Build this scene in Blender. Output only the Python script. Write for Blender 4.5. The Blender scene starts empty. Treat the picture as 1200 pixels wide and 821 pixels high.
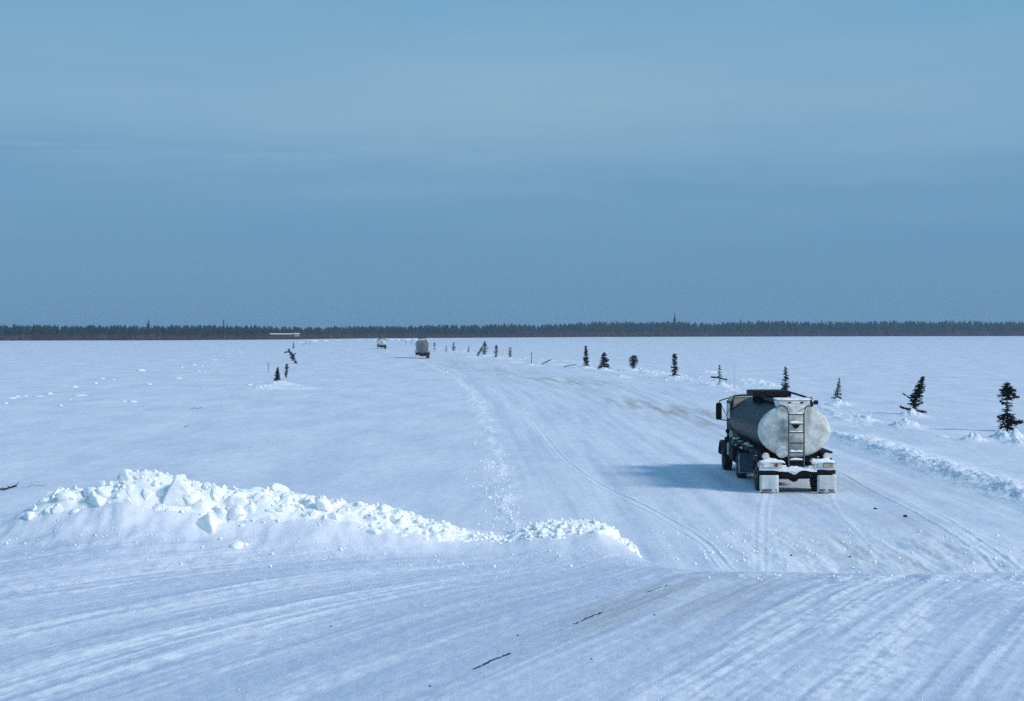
import bpy, bmesh, math, random
import numpy as np
from mathutils import Vector, Matrix

random.seed(7)
RNG = np.random.default_rng(11)
PI = math.pi
R = math.radians
scene = bpy.context.scene
COL = scene.collection

# ------------------------------------------------------------------ basics
EYE = 5.29          # eye height above the lake ice, metres
FOC = 1750.0        # focal length of the survey frame (1200 wide)
HZ = 385.0          # eye level row in that frame


def gp(px, py, z=0.0):
    """surveyed sight line -> point of the level plane at height z"""
    y = FOC * (EYE - z) / (py - HZ)
    return (px - 600.0) / FOC * y, y


def link(o, parent=None):
    COL.objects.link(o)
    if parent is not None:
        o.parent = parent
    return o


def mesh_obj(name, verts, faces, mat=None, parent=None, smooth=False):
    me = bpy.data.meshes.new(name)
    me.from_pydata([tuple(v) for v in verts], [], [tuple(f) for f in faces])
    if mat:
        me.materials.append(mat)
    if smooth:
        me.polygons.foreach_set('use_smooth', [True] * len(me.polygons))
    me.update()
    return link(bpy.data.objects.new(name, me), parent)


def tag(o, label=None, cat=None, group=None, kind=None):
    if label:
        o['label'] = label
    if cat:
        o['category'] = cat
    if group:
        o['group'] = group
    if kind:
        o['kind'] = kind
    return o


def empty(name, loc, rz=0.0):
    o = bpy.data.objects.new(name, None)
    o.empty_display_size = 0.3
    o.location = loc
    o.rotation_euler = (0, 0, rz)
    return link(o)


def big_mesh(name, V, F, mat, smooth=True):
    """fast mesh from numpy arrays; F is (n,4) or (n,3)"""
    me = bpy.data.meshes.new(name)
    k = F.shape[1]
    me.vertices.add(len(V))
    me.vertices.foreach_set('co', np.ascontiguousarray(V, np.float32).ravel())
    me.loops.add(F.size)
    me.loops.foreach_set('vertex_index', np.ascontiguousarray(F, np.int32).ravel())
    me.polygons.add(len(F))
    me.polygons.foreach_set('loop_start', np.arange(0, F.size, k, dtype=np.int32))
    me.polygons.foreach_set('loop_total', np.full(len(F), k, np.int32))
    if smooth:
        me.polygons.foreach_set('use_smooth', np.ones(len(F), bool))
    me.update(calc_edges=True)
    if mat:
        me.materials.append(mat)
    return me


# ------------------------------------------------------------------ numpy noise
def _hash(ix, iy, seed):
    h = (ix * 374761393 + iy * 668265263 + seed * 974711) & 0xFFFFFFFF
    h = ((h ^ (h >> 13)) * 1274126177) & 0xFFFFFFFF
    return (h ^ (h >> 16)) & 0xFFFFFFFF


def perlin(x, y, seed=0):
    x = np.asarray(x, np.float64)
    y = np.asarray(y, np.float64)
    xi = np.floor(x).astype(np.int64)
    yi = np.floor(y).astype(np.int64)
    fx, fy = x - xi, y - yi
    u = fx * fx * fx * (fx * (fx * 6 - 15) + 10)
    v = fy * fy * fy * (fy * (fy * 6 - 15) + 10)

    def g(dx, dy):
        a = _hash(xi + dx, yi + dy, seed) * (2 * PI / 4294967296.0)
        return np.cos(a) * (fx - dx) + np.sin(a) * (fy - dy)
    n0 = g(0, 0) * (1 - u) + g(1, 0) * u
    n1 = g(0, 1) * (1 - u) + g(1, 1) * u
    return 1.5 * (n0 * (1 - v) + n1 * v)


def fbm(x, y, seed=0, octaves=3, gain=0.5):
    t, a = 0.0, 1.0
    for k in range(octaves):
        t = t + a * perlin(x * 2 ** k, y * 2 ** k, seed + 17 * k)
        a *= gain
    return t


def sstep(a, b, x):
    t = np.clip((x - a) / (b - a), 0, 1)
    return t * t * (3 - 2 * t)


# ------------------------------------------------------------------ materials
def new_mat(name):
    m = bpy.data.materials.new(name)
    m.use_nodes = True
    nt = m.node_tree
    b = nt.nodes['Principled BSDF']
    return m, nt, b


def mat(name, col, rough=0.6, metal=0.0, var=0.25, scale=6.0, bump=0.0, spec=0.4, col2=None, thr=None, emission=None):
    """base colour broken up by object-space noise; optional second colour in patches"""
    m, nt, b = new_mat(name)
    N, L = nt.nodes, nt.links
    tc = N.new('ShaderNodeTexCoord')
    nz = N.new('ShaderNodeTexNoise')
    nz.inputs['Scale'].default_value = scale
    nz.inputs['Detail'].default_value = 6
    L.new(tc.outputs['Object'], nz.inputs['Vector'])
    r = N.new('ShaderNodeValToRGB')
    lo = [c * (1 - var) for c in col]
    hi = [min(1, c * (1 + var)) for c in col]
    r.color_ramp.elements[0].position, r.color_ramp.elements[0].color = 0.3, (*lo, 1)
    r.color_ramp.elements[1].position, r.color_ramp.elements[1].color = 0.7, (*hi, 1)
    L.new(nz.outputs['Fac'], r.inputs['Fac'])
    out = r.outputs['Color']
    if col2:
        nz2 = N.new('ShaderNodeTexNoise')
        nz2.inputs['Scale'].default_value = scale * 0.6
        nz2.inputs['Detail'].default_value = 8
        nz2.inputs['Roughness'].default_value = 0.65
        L.new(tc.outputs['Object'], nz2.inputs['Vector'])
        r2 = N.new('ShaderNodeValToRGB')
        r2.color_ramp.elements[0].position = thr[0]
        r2.color_ramp.elements[1].position = thr[1]
        L.new(nz2.outputs['Fac'], r2.inputs['Fac'])
        mx = N.new('ShaderNodeMix')
        mx.data_type = 'RGBA'
        L.new(r2.outputs['Color'], mx.inputs['Factor'])
        L.new(out, mx.inputs['A'])
        mx.inputs['B'].default_value = (*col2, 1)
        out = mx.outputs['Result']
    L.new(out, b.inputs['Base Color'])
    b.inputs['Roughness'].default_value = rough
    b.inputs['Metallic'].default_value = metal
    b.inputs['Specular IOR Level'].default_value = spec
    if bump:
        bp = N.new('ShaderNodeBump')
        bp.inputs['Strength'].default_value = bump
        bp.inputs['Distance'].default_value = 0.02
        L.new(nz.outputs['Fac'], bp.inputs['Height'])
        L.new(bp.outputs['Normal'], b.inputs['Normal'])
    if emission:
        b.inputs['Emission Color'].default_value = (*emission, 1)
        b.inputs['Emission Strength'].default_value = 1.0
    return m


def snow_ground_mat():
    m, nt, b = new_mat('snow_ground')
    N, L = nt.nodes, nt.links
    at = N.new('ShaderNodeAttribute')
    at.attribute_name = 'albedo'
    geo = N.new('ShaderNodeNewGeometry')
    mp = N.new('ShaderNodeMapping')
    mp.inputs['Scale'].default_value = (1, 0.45, 1)
    L.new(geo.outputs['Position'], mp.inputs['Vector'])
    # grain of wind-packed snow: albedo speckle plus relief
    n1 = N.new('ShaderNodeTexNoise')
    n1.inputs['Scale'].default_value = 9.0
    n1.inputs['Detail'].default_value = 9
    n1.inputs['Roughness'].default_value = 0.72
    L.new(mp.outputs['Vector'], n1.inputs['Vector'])
    r = N.new('ShaderNodeValToRGB')
    r.color_ramp.elements[0].position, r.color_ramp.elements[0].color = 0.28, (0.82, 0.83, 0.86, 1)
    r.color_ramp.elements[1].position, r.color_ramp.elements[1].color = 0.72, (1.0, 1.0, 1.0, 1)
    L.new(n1.outputs['Fac'], r.inputs['Fac'])
    mx = N.new('ShaderNodeMix')
    mx.data_type = 'RGBA'
    mx.blend_type = 'MULTIPLY'
    mx.inputs['Factor'].default_value = 1.0
    L.new(at.outputs['Color'], mx.inputs['A'])
    L.new(r.outputs['Color'], mx.inputs['B'])
    L.new(mx.outputs['Result'], b.inputs['Base Color'])
    b.inputs['Roughness'].default_value = 0.62
    b.inputs['Specular IOR Level'].default_value = 0.25
    n2 = N.new('ShaderNodeTexNoise')
    n2.inputs['Scale'].default_value = 16.0
    n2.inputs['Detail'].default_value = 8
    n2.inputs['Roughness'].default_value = 0.7
    L.new(mp.outputs['Vector'], n2.inputs['Vector'])
    bp = N.new('ShaderNodeBump')
    bp.inputs['Strength'].default_value = 0.4
    bp.inputs['Distance'].default_value = 0.03
    L.new(n2.outputs['Fac'], bp.inputs['Height'])
    L.new(bp.outputs['Normal'], b.inputs['Normal'])
    return m


M_GROUND = snow_ground_mat()
M_SNOW = mat('loose_snow', (0.955, 0.955, 0.955), 0.7, 0, 0.02, 14, 0.15, 0.2)
_b = M_SNOW.node_tree.nodes['Principled BSDF']
_b.inputs['Subsurface Weight'].default_value = 0.5
_b.inputs['Subsurface Radius'].default_value = (0.8, 0.9, 1.0)
_b.inputs['Subsurface Scale'].default_value = 0.04
M_DRIFT = mat('drifted_snow', (0.80, 0.83, 0.88), 0.7, 0, 0.05, 2, 0.4, 0.2)
M_CREAM = mat('frosted_cream_paint', (0.60, 0.59, 0.54), 0.6, 0, 0.12, 7, 0.5, 0.3, (0.84, 0.84, 0.82), (0.38, 0.58))
M_FROST = mat('frosted_tank_end', (0.50, 0.49, 0.44), 0.6, 0, 0.14, 7, 0.5, 0.3, (0.74, 0.735, 0.70), (0.36, 0.60))
_nt = M_FROST.node_tree
_b = _nt.nodes['Principled BSDF']
_src = _b.inputs['Base Color'].links[0].from_socket
for _c, _s in (((-0.46, 0, 2.02), (4.2, 0, 2.6)), ((0.42, 0, 2.55), (7.0, 0, 2.8)), ((0.0, 0, 1.55), (3.4, 0, 2.8)), ((-0.35, 0, 2.75), (3.6, 0, 6.5))):
    _tc = _nt.nodes.new('ShaderNodeTexCoord')
    _nz = _nt.nodes.new('ShaderNodeTexNoise')
    _nz.inputs['Scale'].default_value = 4.0
    _nz.inputs['Detail'].default_value = 7
    _sub = _nt.nodes.new('ShaderNodeVectorMath')
    _sub.operation = 'SUBTRACT'
    _sub.inputs[1].default_value = _c
    _ml = _nt.nodes.new('ShaderNodeVectorMath')
    _ml.operation = 'MULTIPLY'
    _ml.inputs[1].default_value = _s
    _ln = _nt.nodes.new('ShaderNodeVectorMath')
    _ln.operation = 'LENGTH'
    _ad = _nt.nodes.new('ShaderNodeMath')
    _ad.operation = 'MULTIPLY_ADD'
    _ad.inputs[1].default_value = 1.6
    _nt.links.new(_tc.outputs['Object'], _sub.inputs[0])
    _nt.links.new(_sub.outputs[0], _ml.inputs[0])
    _nt.links.new(_ml.outputs[0], _ln.inputs[0])
    _nt.links.new(_tc.outputs['Object'], _nz.inputs['Vector'])
    _nt.links.new(_nz.outputs['Fac'], _ad.inputs[0])
    _nt.links.new(_ln.outputs['Value'], _ad.inputs[2])
    _r = _nt.nodes.new('ShaderNodeMapRange')
    _r.inputs['From Min'].default_value = 1.25
    _r.inputs['From Max'].default_value = 1.85
    _r.inputs['To Min'].default_value = 0.62
    _r.inputs['To Max'].default_value = 0.0
    _nt.links.new(_ad.outputs[0], _r.inputs['Value'])
    _mx = _nt.nodes.new('ShaderNodeMix')
    _mx.data_type = 'RGBA'
    _nt.links.new(_r.outputs['Result'], _mx.inputs['Factor'])
    _nt.links.new(_src, _mx.inputs['A'])
    _mx.inputs['B'].default_value = (0.22, 0.215, 0.19, 1)
    _src = _mx.outputs['Result']
_nt.links.new(_src, _b.inputs['Base Color'])
M_STEEL = mat('dull_tank_steel', (0.010, 0.019, 0.032), 0.5, 0.0, 0.4, 2.5, 0.05, 0.2, (0.03, 0.045, 0.062), (0.52, 0.75))
M_CABPAINT = mat('tan_cab_paint', (0.42, 0.38, 0.30), 0.5, 0, 0.12, 4, 0.1)
M_BLACK = mat('grimy_black_steel', (0.009, 0.009, 0.010), 0.7, 0, 0.4, 8, 0.1, 0.2)
M_SHADEFLAP = mat('shaded_white_flap', (0.07, 0.11, 0.16), 0.7, 0, 0.2, 5, 0.1, 0.2)  # white flap with the shade on it put into the colour
M_DARK = mat('dark_grimy_shaded_steel', (0.022, 0.022, 0.025), 0.7, 0.0, 0.4, 6, 0.1)  # steel parts, plus cab doors and fenders coloured dark for shade
M_RUBBER = mat('tyre_rubber', (0.012, 0.012, 0.013), 0.85, 0, 0.3, 20, 0.2, 0.2, (0.16, 0.17, 0.19), (0.62, 0.78))
M_RIM = mat('dull_rim_steel', (0.25, 0.25, 0.26), 0.5, 0.6, 0.3, 8)
M_FLAP = mat('white_rubber_flap', (0.58, 0.61, 0.61), 0.6, 0, 0.12, 5, 0.1, 0.3)
M_INK = mat('faded_black_print', (0.03, 0.045, 0.04), 0.7)
M_RED = mat('dirty_red_lens', (0.28, 0.03, 0.03), 0.4)
M_LENS = mat('dusty_amber_lens', (0.42, 0.34, 0.24), 0.4)
M_GREY = mat('grey_ladder_steel', (0.10, 0.11, 0.11), 0.5, 0.3, 0.3, 9)
M_GLASS = mat('dark_window_glass', (0.02, 0.025, 0.03), 0.08, 0, 0.1, 2, 0, 0.6)
M_MIRROR = mat('mirror_glass', (0.8, 0.82, 0.84), 0.05, 1.0, 0.02, 2)
M_GREEN = mat('grey_green_tank_paint', (0.17, 0.20, 0.185), 0.5, 0.1, 0.15, 2, 0, 0.4)
M_NEEDLE = mat('dark_spruce_needles', (0.014, 0.020, 0.015), 0.7, 0, 0.5, 5, 0, 0.15)
M_BARK = mat('dark_bark', (0.05, 0.042, 0.035), 0.85, 0, 0.4, 12, 0.4, 0.15)
M_TWIG = mat('dry_twig', (0.025, 0.02, 0.018), 0.85, 0, 0.4, 12, 0, 0.15)
M_FOREST = mat('far_spruce_needles', (0.022, 0.032, 0.032), 0.8, 0, 0.55, 0.12, 0, 0.1)
M_WILLOW = mat('bare_willow_twigs', (0.12, 0.062, 0.05), 0.85, 0, 0.45, 0.08, 0, 0.1)
M_DIRT = mat('dirty_grit', (0.05, 0.05, 0.05), 0.9, 0, 0.4, 20)
M_LOG = mat('weathered_timber', (0.12, 0.09, 0.07), 0.85, 0, 0.3, 2)
M_PINK = mat('faded_pink_boards', (0.55, 0.40, 0.38), 0.8, 0, 0.15, 2)

# ------------------------------------------------------------------ terrain heights
BANK_PX = [(-60, 632), (0, 617), (40, 601), (75, 590), (130, 573), (180, 564), (205, 566), (225, 571), (260, 578), (330, 582), (400, 592),
           (460, 600), (500, 612), (540, 625), (590, 631), (620, 622), (650, 614), (700, 615), (725, 630), (742, 645), (762, 656), (800, 668)]
BY = 15.6
BANK_X = np.array([(p - 600) / FOC * BY for p, q in BANK_PX])
BANK_Z = np.array([EYE - (q - HZ) / FOC * BY for p, q in BANK_PX])


def bank_h(x):
    """height of the bank top above the 3 m shore road"""
    return np.clip(np.interp(x, BANK_X, BANK_Z, left=BANK_Z[0], right=2.85) - 2.93, 0, 2)


ROAD_Y = np.array([10, 35, 53, 75, 97, 130, 168, 231, 320, 463, 700])
ROAD_L = np.array([0.3, 0.0, -0.45, -1.2, -1.9, -3.9, -6.7, -13, -24, -42, -74])
ROAD_RY = np.array([10, 40, 50, 64, 77, 110, 145, 197, 240, 280, 370, 470, 700])
ROAD_R = np.array([14, 16.5, 17.2, 17.3, 16.9, 17.6, 17.2, 13.3, 7.0, -3.5, -17.5, -33, -66])
_yy = np.linspace(0, 720, 721)
_k = np.hanning(41)
_k /= _k.sum()
_pad = lambda a: np.concatenate([np.full(20, a[0]), a, np.full(20, a[-1])])
ROAD_LS = np.convolve(_pad(np.interp(_yy, ROAD_Y, ROAD_L)), _k, 'valid')
ROAD_RS = np.convolve(_pad(np.interp(_yy, ROAD_RY, ROAD_R)), _k, 'valid')
xl = lambda y: np.interp(y, _yy, ROAD_LS)
xr = lambda y: np.interp(y, _yy, ROAD_RS)


def crest_y(x):
    return 13.5 + 2.9 * sstep(1.9, 0.3, x)


# wheel tracks on the ice road: (points, half width, depth, rim)
def trk(*pts):
    return [gp(px, py) for px, py in pts]


TRACKS = [
    (trk((598, 452), (612, 470), (625, 490), (640, 510), (660, 534), (682, 552), (705, 566), (740, 583), (775, 601), (805, 617), (832, 636), (850, 657)), 0.05, 0.020, 0.014),
    (trk((590, 452), (620, 492), (652, 533), (697, 567), (765, 601), (822, 636), (836, 657)), 0.04, 0.012, 0.012),
    (trk((893, 573), (889, 585), (885, 605), (884, 630), (886, 668)), 0.06, 0.008, 0.006),
    (trk((903, 573), (898, 590), (896, 610), (895, 640), (897, 668)), 0.05, 0.007, 0.005),
    (trk((968, 573), (975, 590), (990, 610), (1020, 640), (1050, 668)), 0.07, 0.008, 0.007),
    (trk((985, 552), (1020, 572), (1060, 592), (1100, 615), (1140, 640), (1172, 672)), 0.06, 0.014, 0.016),
    (trk((990, 548), (1040, 570), (1100, 600), (1150, 632), (1200, 668)), 0.05, 0.010, 0.012),
    (trk((930, 470), (905, 500), (890, 540), (888, 560)), 0.08, 0.014, 0.010),
]


def poly_dist(x, y, pts):
    """signed offset (x) from a polyline given as a function of y"""
    p = sorted(pts, key=lambda t: t[1])
    py = np.array([t[1] for t in p])
    pxs = np.array([t[0] for t in p])
    cx = np.interp(y, py, pxs)
    sl = np.gradient(pxs, py)
    s = np.interp(y, py, sl)
    d = (x - cx) / np.sqrt(1 + s * s)
    m = sstep(py[0] - 2.5, py[0] + 1.0, y) * sstep(py[-1] + 3, py[-1] - 2, y)
    return d, m


BERM = [gp(px, py, 0.35) for px, py in ((930, 498), (980, 504), (1010, 509), (1045, 521), (1075, 530), (1100, 538), (1130, 547), (1170, 559), (1200, 570), (1260, 592))]
# snow heaps on the lake: px, py (foot), half width m, height m
HEAPS = [(1060, 500, 0.75, 0.38), (1068, 487, 0.7, 0.45), (1141, 516, 0.45, 0.42), (1184, 515, 0.95, 0.55), (1196, 520, 0.7, 0.3), (982, 474, 0.85, 0.42),
         (1006, 492, 0.5, 0.2), (1018, 493, 0.5, 0.2), (327, 451, 1.5, 0.42), (308, 455, 1.4, 0.34), (350, 455, 1.8, 0.16), (843, 452, 1.2, 0.4),
         (875, 446, 1.3, 0.3), (830, 437, 1.4, 0.4), (790, 443, 1.0, 0.3), (742, 434, 1.2, 0.4), (757, 437, 1.8, 0.4), (770, 438, 1.6, 0.3), (708, 434, 1.2, 0.5),
         (728, 441, 1.0, 0.35), (687, 431, 1.4, 0.45), (655, 427, 1.8, 0.3), (622, 428, 1.6, 0.4), (597, 420, 1.6, 0.4), (603, 424, 1.5, 0.35), (581, 420, 1.6, 0.5),
         (568, 417, 1.8, 0.5), (553, 418, 1.6, 0.4), (531, 412, 1.8, 0.4), (549, 414, 1.6, 0.4), (888, 449, 1.2, 0.4), (900, 452, 1.0, 0.4), (1105, 512, 0.3, 0.12)]


def ground(x, y):
    """terrain height and snow albedo at (x, y)"""
    x = np.asarray(x, np.float64)
    y = np.asarray(y, np.float64)
    shore = 1 - sstep(0, 11.0, y - crest_y(x))
    z = 3.0 * shore
    f = np.full(x.shape, 0.60)
    dm = np.zeros(x.shape)
    if y.min() < 28:
        z, f, dm = ground_shore(x, y, shore, z, f, dm)
    if y.max() > 24 and y.min() < 1300:
        z, f, dm = ground_lake(x, y, 1 - sstep(0.0, 0.25, shore), z, f, dm)
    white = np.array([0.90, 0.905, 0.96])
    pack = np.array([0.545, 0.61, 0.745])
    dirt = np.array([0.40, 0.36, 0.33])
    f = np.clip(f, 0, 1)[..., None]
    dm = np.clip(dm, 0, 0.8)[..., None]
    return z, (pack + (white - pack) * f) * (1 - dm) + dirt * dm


def ground_shore(x, y, near, z, f, dm):
    # long curved scrape marks running to the right and ahead
    ph = 0.89 * x - 0.455 * y
    w = np.exp(-np.clip(14.9 - y, -2, 12) / 0.95) * sstep(2.6, -0.5, x)
    phi = ph - 2.1 * w
    alo = 0.455 * x + 0.89 * y
    s1 = fbm(phi * 1.1, alo * 0.05, 3, 3)
    s2 = fbm(phi * 4.5, alo * 0.16, 5, 3, 0.6)
    s3 = fbm(phi * 17, alo * 0.6, 9, 2, 0.6)
    s4 = fbm(phi * 8, alo * 0.25, 15, 3, 0.6)
    patch = fbm(phi * 0.7, alo * 0.22, 21, 3)
    on = near * sstep(15.2, 14.4, y - 0.4 * sstep(1.0, 2.5, x))
    z = z + on * (0.007 * s1 + 0.0045 * s2 * (0.6 + patch) + 0.0016 * s3)
    z = z + near * (0.03 * fbm(x * 0.35, y * 0.3, 33, 2))
    grain = fbm(x * 9, y * 6, 35, 3, 0.7)
    broad = fbm(phi * 0.9 + 3, alo * 0.10, 23, 3)
    leftw = sstep(1.2, -2.5, x)
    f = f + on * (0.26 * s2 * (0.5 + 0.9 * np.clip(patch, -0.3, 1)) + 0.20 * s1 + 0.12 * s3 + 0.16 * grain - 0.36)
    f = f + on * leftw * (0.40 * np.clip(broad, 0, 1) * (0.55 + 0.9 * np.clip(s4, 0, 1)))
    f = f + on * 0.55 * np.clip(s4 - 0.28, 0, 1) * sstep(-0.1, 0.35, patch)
    # fine broken lines of scraped-up snow, in clusters
    right = sstep(-3.95, -3.4, phi) * sstep(-1.3, -2.0, phi)
    ctr = 1 - np.clip(leftw + right, 0, 1)
    band = np.exp(-((phi + 7.25) / 0.42) ** 2) + 0.9 * np.exp(-((phi + 9.9) / 0.45) ** 2) + 0.7 * np.exp(-((phi + 8.5) / 0.3) ** 2)
    amt = np.clip(leftw * (0.35 * sstep(-0.25, 0.35, fbm(phi * 0.8, alo * 0.13, 201, 2)) + 0.95 * band * sstep(-0.5, 0.2, fbm(phi * 0.9, alo * 0.2, 204, 2))) + 0.95 * right * sstep(-0.45, 0.25, fbm(phi * 1.6, alo * 0.08, 202, 2)) + 0.2 * ctr, 0, 1)
    f = f + on * (0.75 * leftw * band + 0.32 * right) * np.clip(0.5 + 0.9 * s4 + 0.35 * grain, 0, 1)
    z = z + on * (0.012 * leftw * band + 0.004 * right) * s2
    wob = phi + 0.05 * perlin(alo * 0.5, phi * 0.3, 203)
    for k, (fq, fa, th, a) in enumerate(((5.0, 0.22, .14, .85), (11.0, 0.45, .15, .85), (22.0, 0.8, .16, .7))):
        n = perlin(wob * fq, alo * fa, 210 + k) * (0.6 + 0.9 * np.clip(perlin(wob * fq * 0.4, alo * fa * 2.2, 220 + k) + 0.35, 0, 1.2))
        ln = np.clip((n - th) / 0.35, 0, 1)
        f = f + on * a * amt * ln * (0.65 + 0.7 * grain)
        z = z + on * amt * ln * (0.0045, 0.0035, 0.0025)[k]
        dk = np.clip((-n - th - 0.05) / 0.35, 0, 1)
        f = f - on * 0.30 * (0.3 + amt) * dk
    lip = np.exp(-((y - crest_y(x) - 0.5) / 0.55) ** 2) * sstep(1.2, 2.2, x)
    z = z + lip * (0.022 * fbm(x * 2.2, y * 1.6, 120, 4, 0.6) - 0.02)
    f = f + lip * 0.5 * np.clip(fbm(x * 5, y * 3, 121, 3), 0, 1)
    # brown wear polished into the middle of the road
    dm = dm + on * 0.42 * np.clip(0.35 + fbm(phi * 2.6, alo * 0.22, 111, 3), 0, 1) * np.exp(-((phi + 4.55) / 0.9) ** 2) * sstep(10.0, 12.5, y)
    # smooth drift under the ploughed bank
    bh = bank_h(x)
    d = y - (BY + 0.12 * perlin(x * 0.8, np.full_like(x, 0.5), 44))
    prof = np.where(d < 0, np.exp(-(np.abs(d) / 0.66) ** 2.0) * 0.50 + np.exp(-(np.abs(d) / 1.3) ** 2) * 0.26, np.exp(-(d / 0.75) ** 2) * 0.84)
    z = z + bh * prof * (1 + 0.14 * fbm(x * 2.2, y * 1.1, 51, 3))
    z = z + 0.10 * np.exp(-((x + 5.2) / 1.4) ** 2 - ((y - 15.0) / 1.3) ** 2)
    f = f + near * np.clip(bh * 2, 0, 1) * np.exp(-(d / 0.9) ** 2) * (0.42 + 0.3 * fbm(x * 3, y * 3, 52, 3))
    return z, f, dm


def ground_lake(x, y, lake, z, f, dm):
    L_, R_ = xl(y), xr(y)
    inroad = sstep(-0.8, 0.8, x - L_) * sstep(0.8, -0.8, x - R_)
    inroad = np.where(y < 700, inroad, 0.0)
    off = 1 - inroad
    far = sstep(900, 250, y)
    rough = fbm(x / 0.7, y / 1.3, 63, 3, 0.65)
    drift = fbm(x / 1.7, y / 4.2, 62, 3)
    z = z + lake * far * (off * (0.05 * fbm(x / 9, y / 22, 61, 3) + 0.022 * drift) + 0.006 * rough + inroad * (0.03 * fbm(x / 4, y / 30, 64, 2)))
    z = z - 0.05 * lake * inroad
    sr = (x - L_) / np.maximum(R_ - L_, 3) * 17
    st = fbm(sr * 1.4, y * 0.035, 81, 3, 0.6)
    z = z + lake * inroad * sstep(400, 120, y) * 0.007 * st
    # left edge windrow, low, broken and crumbly
    dl = x - L_ + 0.35 * perlin(y * 0.22, np.full_like(y, 3.1), 85)
    zl = np.exp(-(dl / 0.45) ** 2) * np.clip(fbm(x * 1.1, y * 0.25, 86, 3) + 0.15, 0, 1) * sstep(30, 36, y) * sstep(420, 200, y)
    z = z + lake * zl * (0.05 + 0.06 * np.clip(fbm(x * 5, y * 3, 87, 2), 0, 1))
    # right berm
    by2 = np.array([b[1] for b in BERM])
    bx2 = np.array([b[0] for b in BERM])
    o = np.argsort(by2)
    cx = np.interp(y, by2[o], bx2[o])
    db = x - cx + 0.3 * perlin(y * 0.3, np.full_like(y, 7.7), 90)
    mb = sstep(110, 72, y) * sstep(38, 45, y)
    bprof = np.where(db < 0, np.exp(-(db / 0.75) ** 2), np.exp(-(db / 1.2) ** 2))
    bn = fbm(x * 1.6, y * 0.8, 91, 4, 0.6)
    z = z + lake * mb * bprof * (0.33 + 0.09 * bn)
    # low roughness along the right tree row
    dr = np.abs(x - R_ - 3.0)
    rowm = np.exp(-(dr / 3.0) ** 2) * sstep(60, 90, y) * sstep(480, 330, y)
    rn = np.clip(fbm(x * 0.55, y * 0.17, 95, 4, 0.6), 0, 1)
    z = z + lake * rowm * 0.17 * rn
    for hx, hy, hw, hh in HEAPS:
        X, Y = gp(hx, hy)
        if Y > y.max() + 8 or Y < y.min() - 8:
            continue
        q = ((x - X) / hw) ** 2 + ((y - Y) / (hw * 1.4)) ** 2
        bump = fbm((x - X) / hw * 2.2 + X, (y - Y) / hw * 1.6, 97, 3, 0.6)
        z = z + np.where(q < 9, hh * np.exp(-q * 1.1) * (0.85 + 0.4 * bump), 0)
        f = f + np.where(q < 9, np.exp(-q), 0)
    for pts, hw, dep, rim in TRACKS:
        dd, mm = poly_dist(x, y, pts)
        q = lake * mm
        z = z + q * (-dep * np.exp(-(dd / hw) ** 2) + rim * np.exp(-((dd - 1.9 * hw) / (0.8 * hw)) ** 2) * (0.7 + 0.6 * rough))
        f = f + q * 0.45 * np.exp(-((dd - 1.9 * hw) / (1.0 * hw)) ** 2)
    # broken foot of the ramp
    ramp = sstep(30, 33, y) * sstep(44.0, 35, y) * sstep(4.5, 6.5, x) * sstep(13.8, 11.5, x)
    z = z + ramp * (0.03 * fbm(x * 1.3, y * 0.5, 99, 4, 0.65) + 0.012 * fbm(x * 3, y * 0.15, 100, 2))
    f = f + lake * off * (0.25 * fbm(x / 3, y / 8, 65, 3) + 0.12 * rough)
    f = f + lake * inroad * (0.32 * st + 0.15 * fbm(x * 1.3, y * .3, 66, 3) + 0.12 * rough)
    f = f + lake * (0.8 * zl + 0.8 * rowm * rn + 0.5 * mb * bprof)
    f = f + ramp * (0.35 + 0.6 * fbm(x * 2.0, y * 0.5, 98, 3))
    # dirt polished into the road ahead of the truck
    d2 = np.zeros(x.shape)
    for px, py, wx, wy, a in ((800, 481, 2.4, 9, 0.85), (735, 470, 2.2, 10, 0.6), (850, 497, 2.0, 6, 0.5), (690, 447, 3.0, 18, 0.5), (640, 443, 2.4, 22, 0.5), (575, 432, 2.5, 30, 0.5), (530, 425, 2.5, 40, 0.5), (985, 640, 2.4, 4.5, 0.22), (1060, 650, 1.6, 3, .16), (1030, 600, 1.2, 4, 0.2)):
        X, Y = gp(px, py)
        d2 = d2 + a * np.exp(-((x - X + 0.06 * (y - Y)) / wx) ** 2 - ((y - Y) / wy) ** 2)
    dm = dm + d2 * lake * np.clip(0.40 + 1.1 * fbm(sr * 1.6, y * 0.09, 101, 4, 0.65), 0, 1)
    return z, f, dm


def gz(x, y):
    z, _ = ground(np.array([float(x)]), np.array([float(y)]))
    return float(z[0])


def gza(xs_, ys_):
    return ground(np.asarray(xs_, float), np.asarray(ys_, float))[0]


# ------------------------------------------------------------------ ground sheet
def rows():
    out = []
    def run(a, b, s):
        n = max(1, int(round((b - a) / s)))
        out.extend(np.linspace(a, b, n, endpoint=False))
    run(-25, 0, 1.5)
    run(0, 7, 0.35)
    run(7, 8.5, 0.08)
    run(8.5, 17.3, 0.028)
    run(17.3, 31, 0.25)
    run(31, 62, 0.085)
    run(62, 110, 0.2)
    run(110, 250, 0.55)
    run(250, 700, 2.6)
    run(700, 1500, 14)
    run(1500, 4000, 120)
    return np.array(out + [4000.0])


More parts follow.
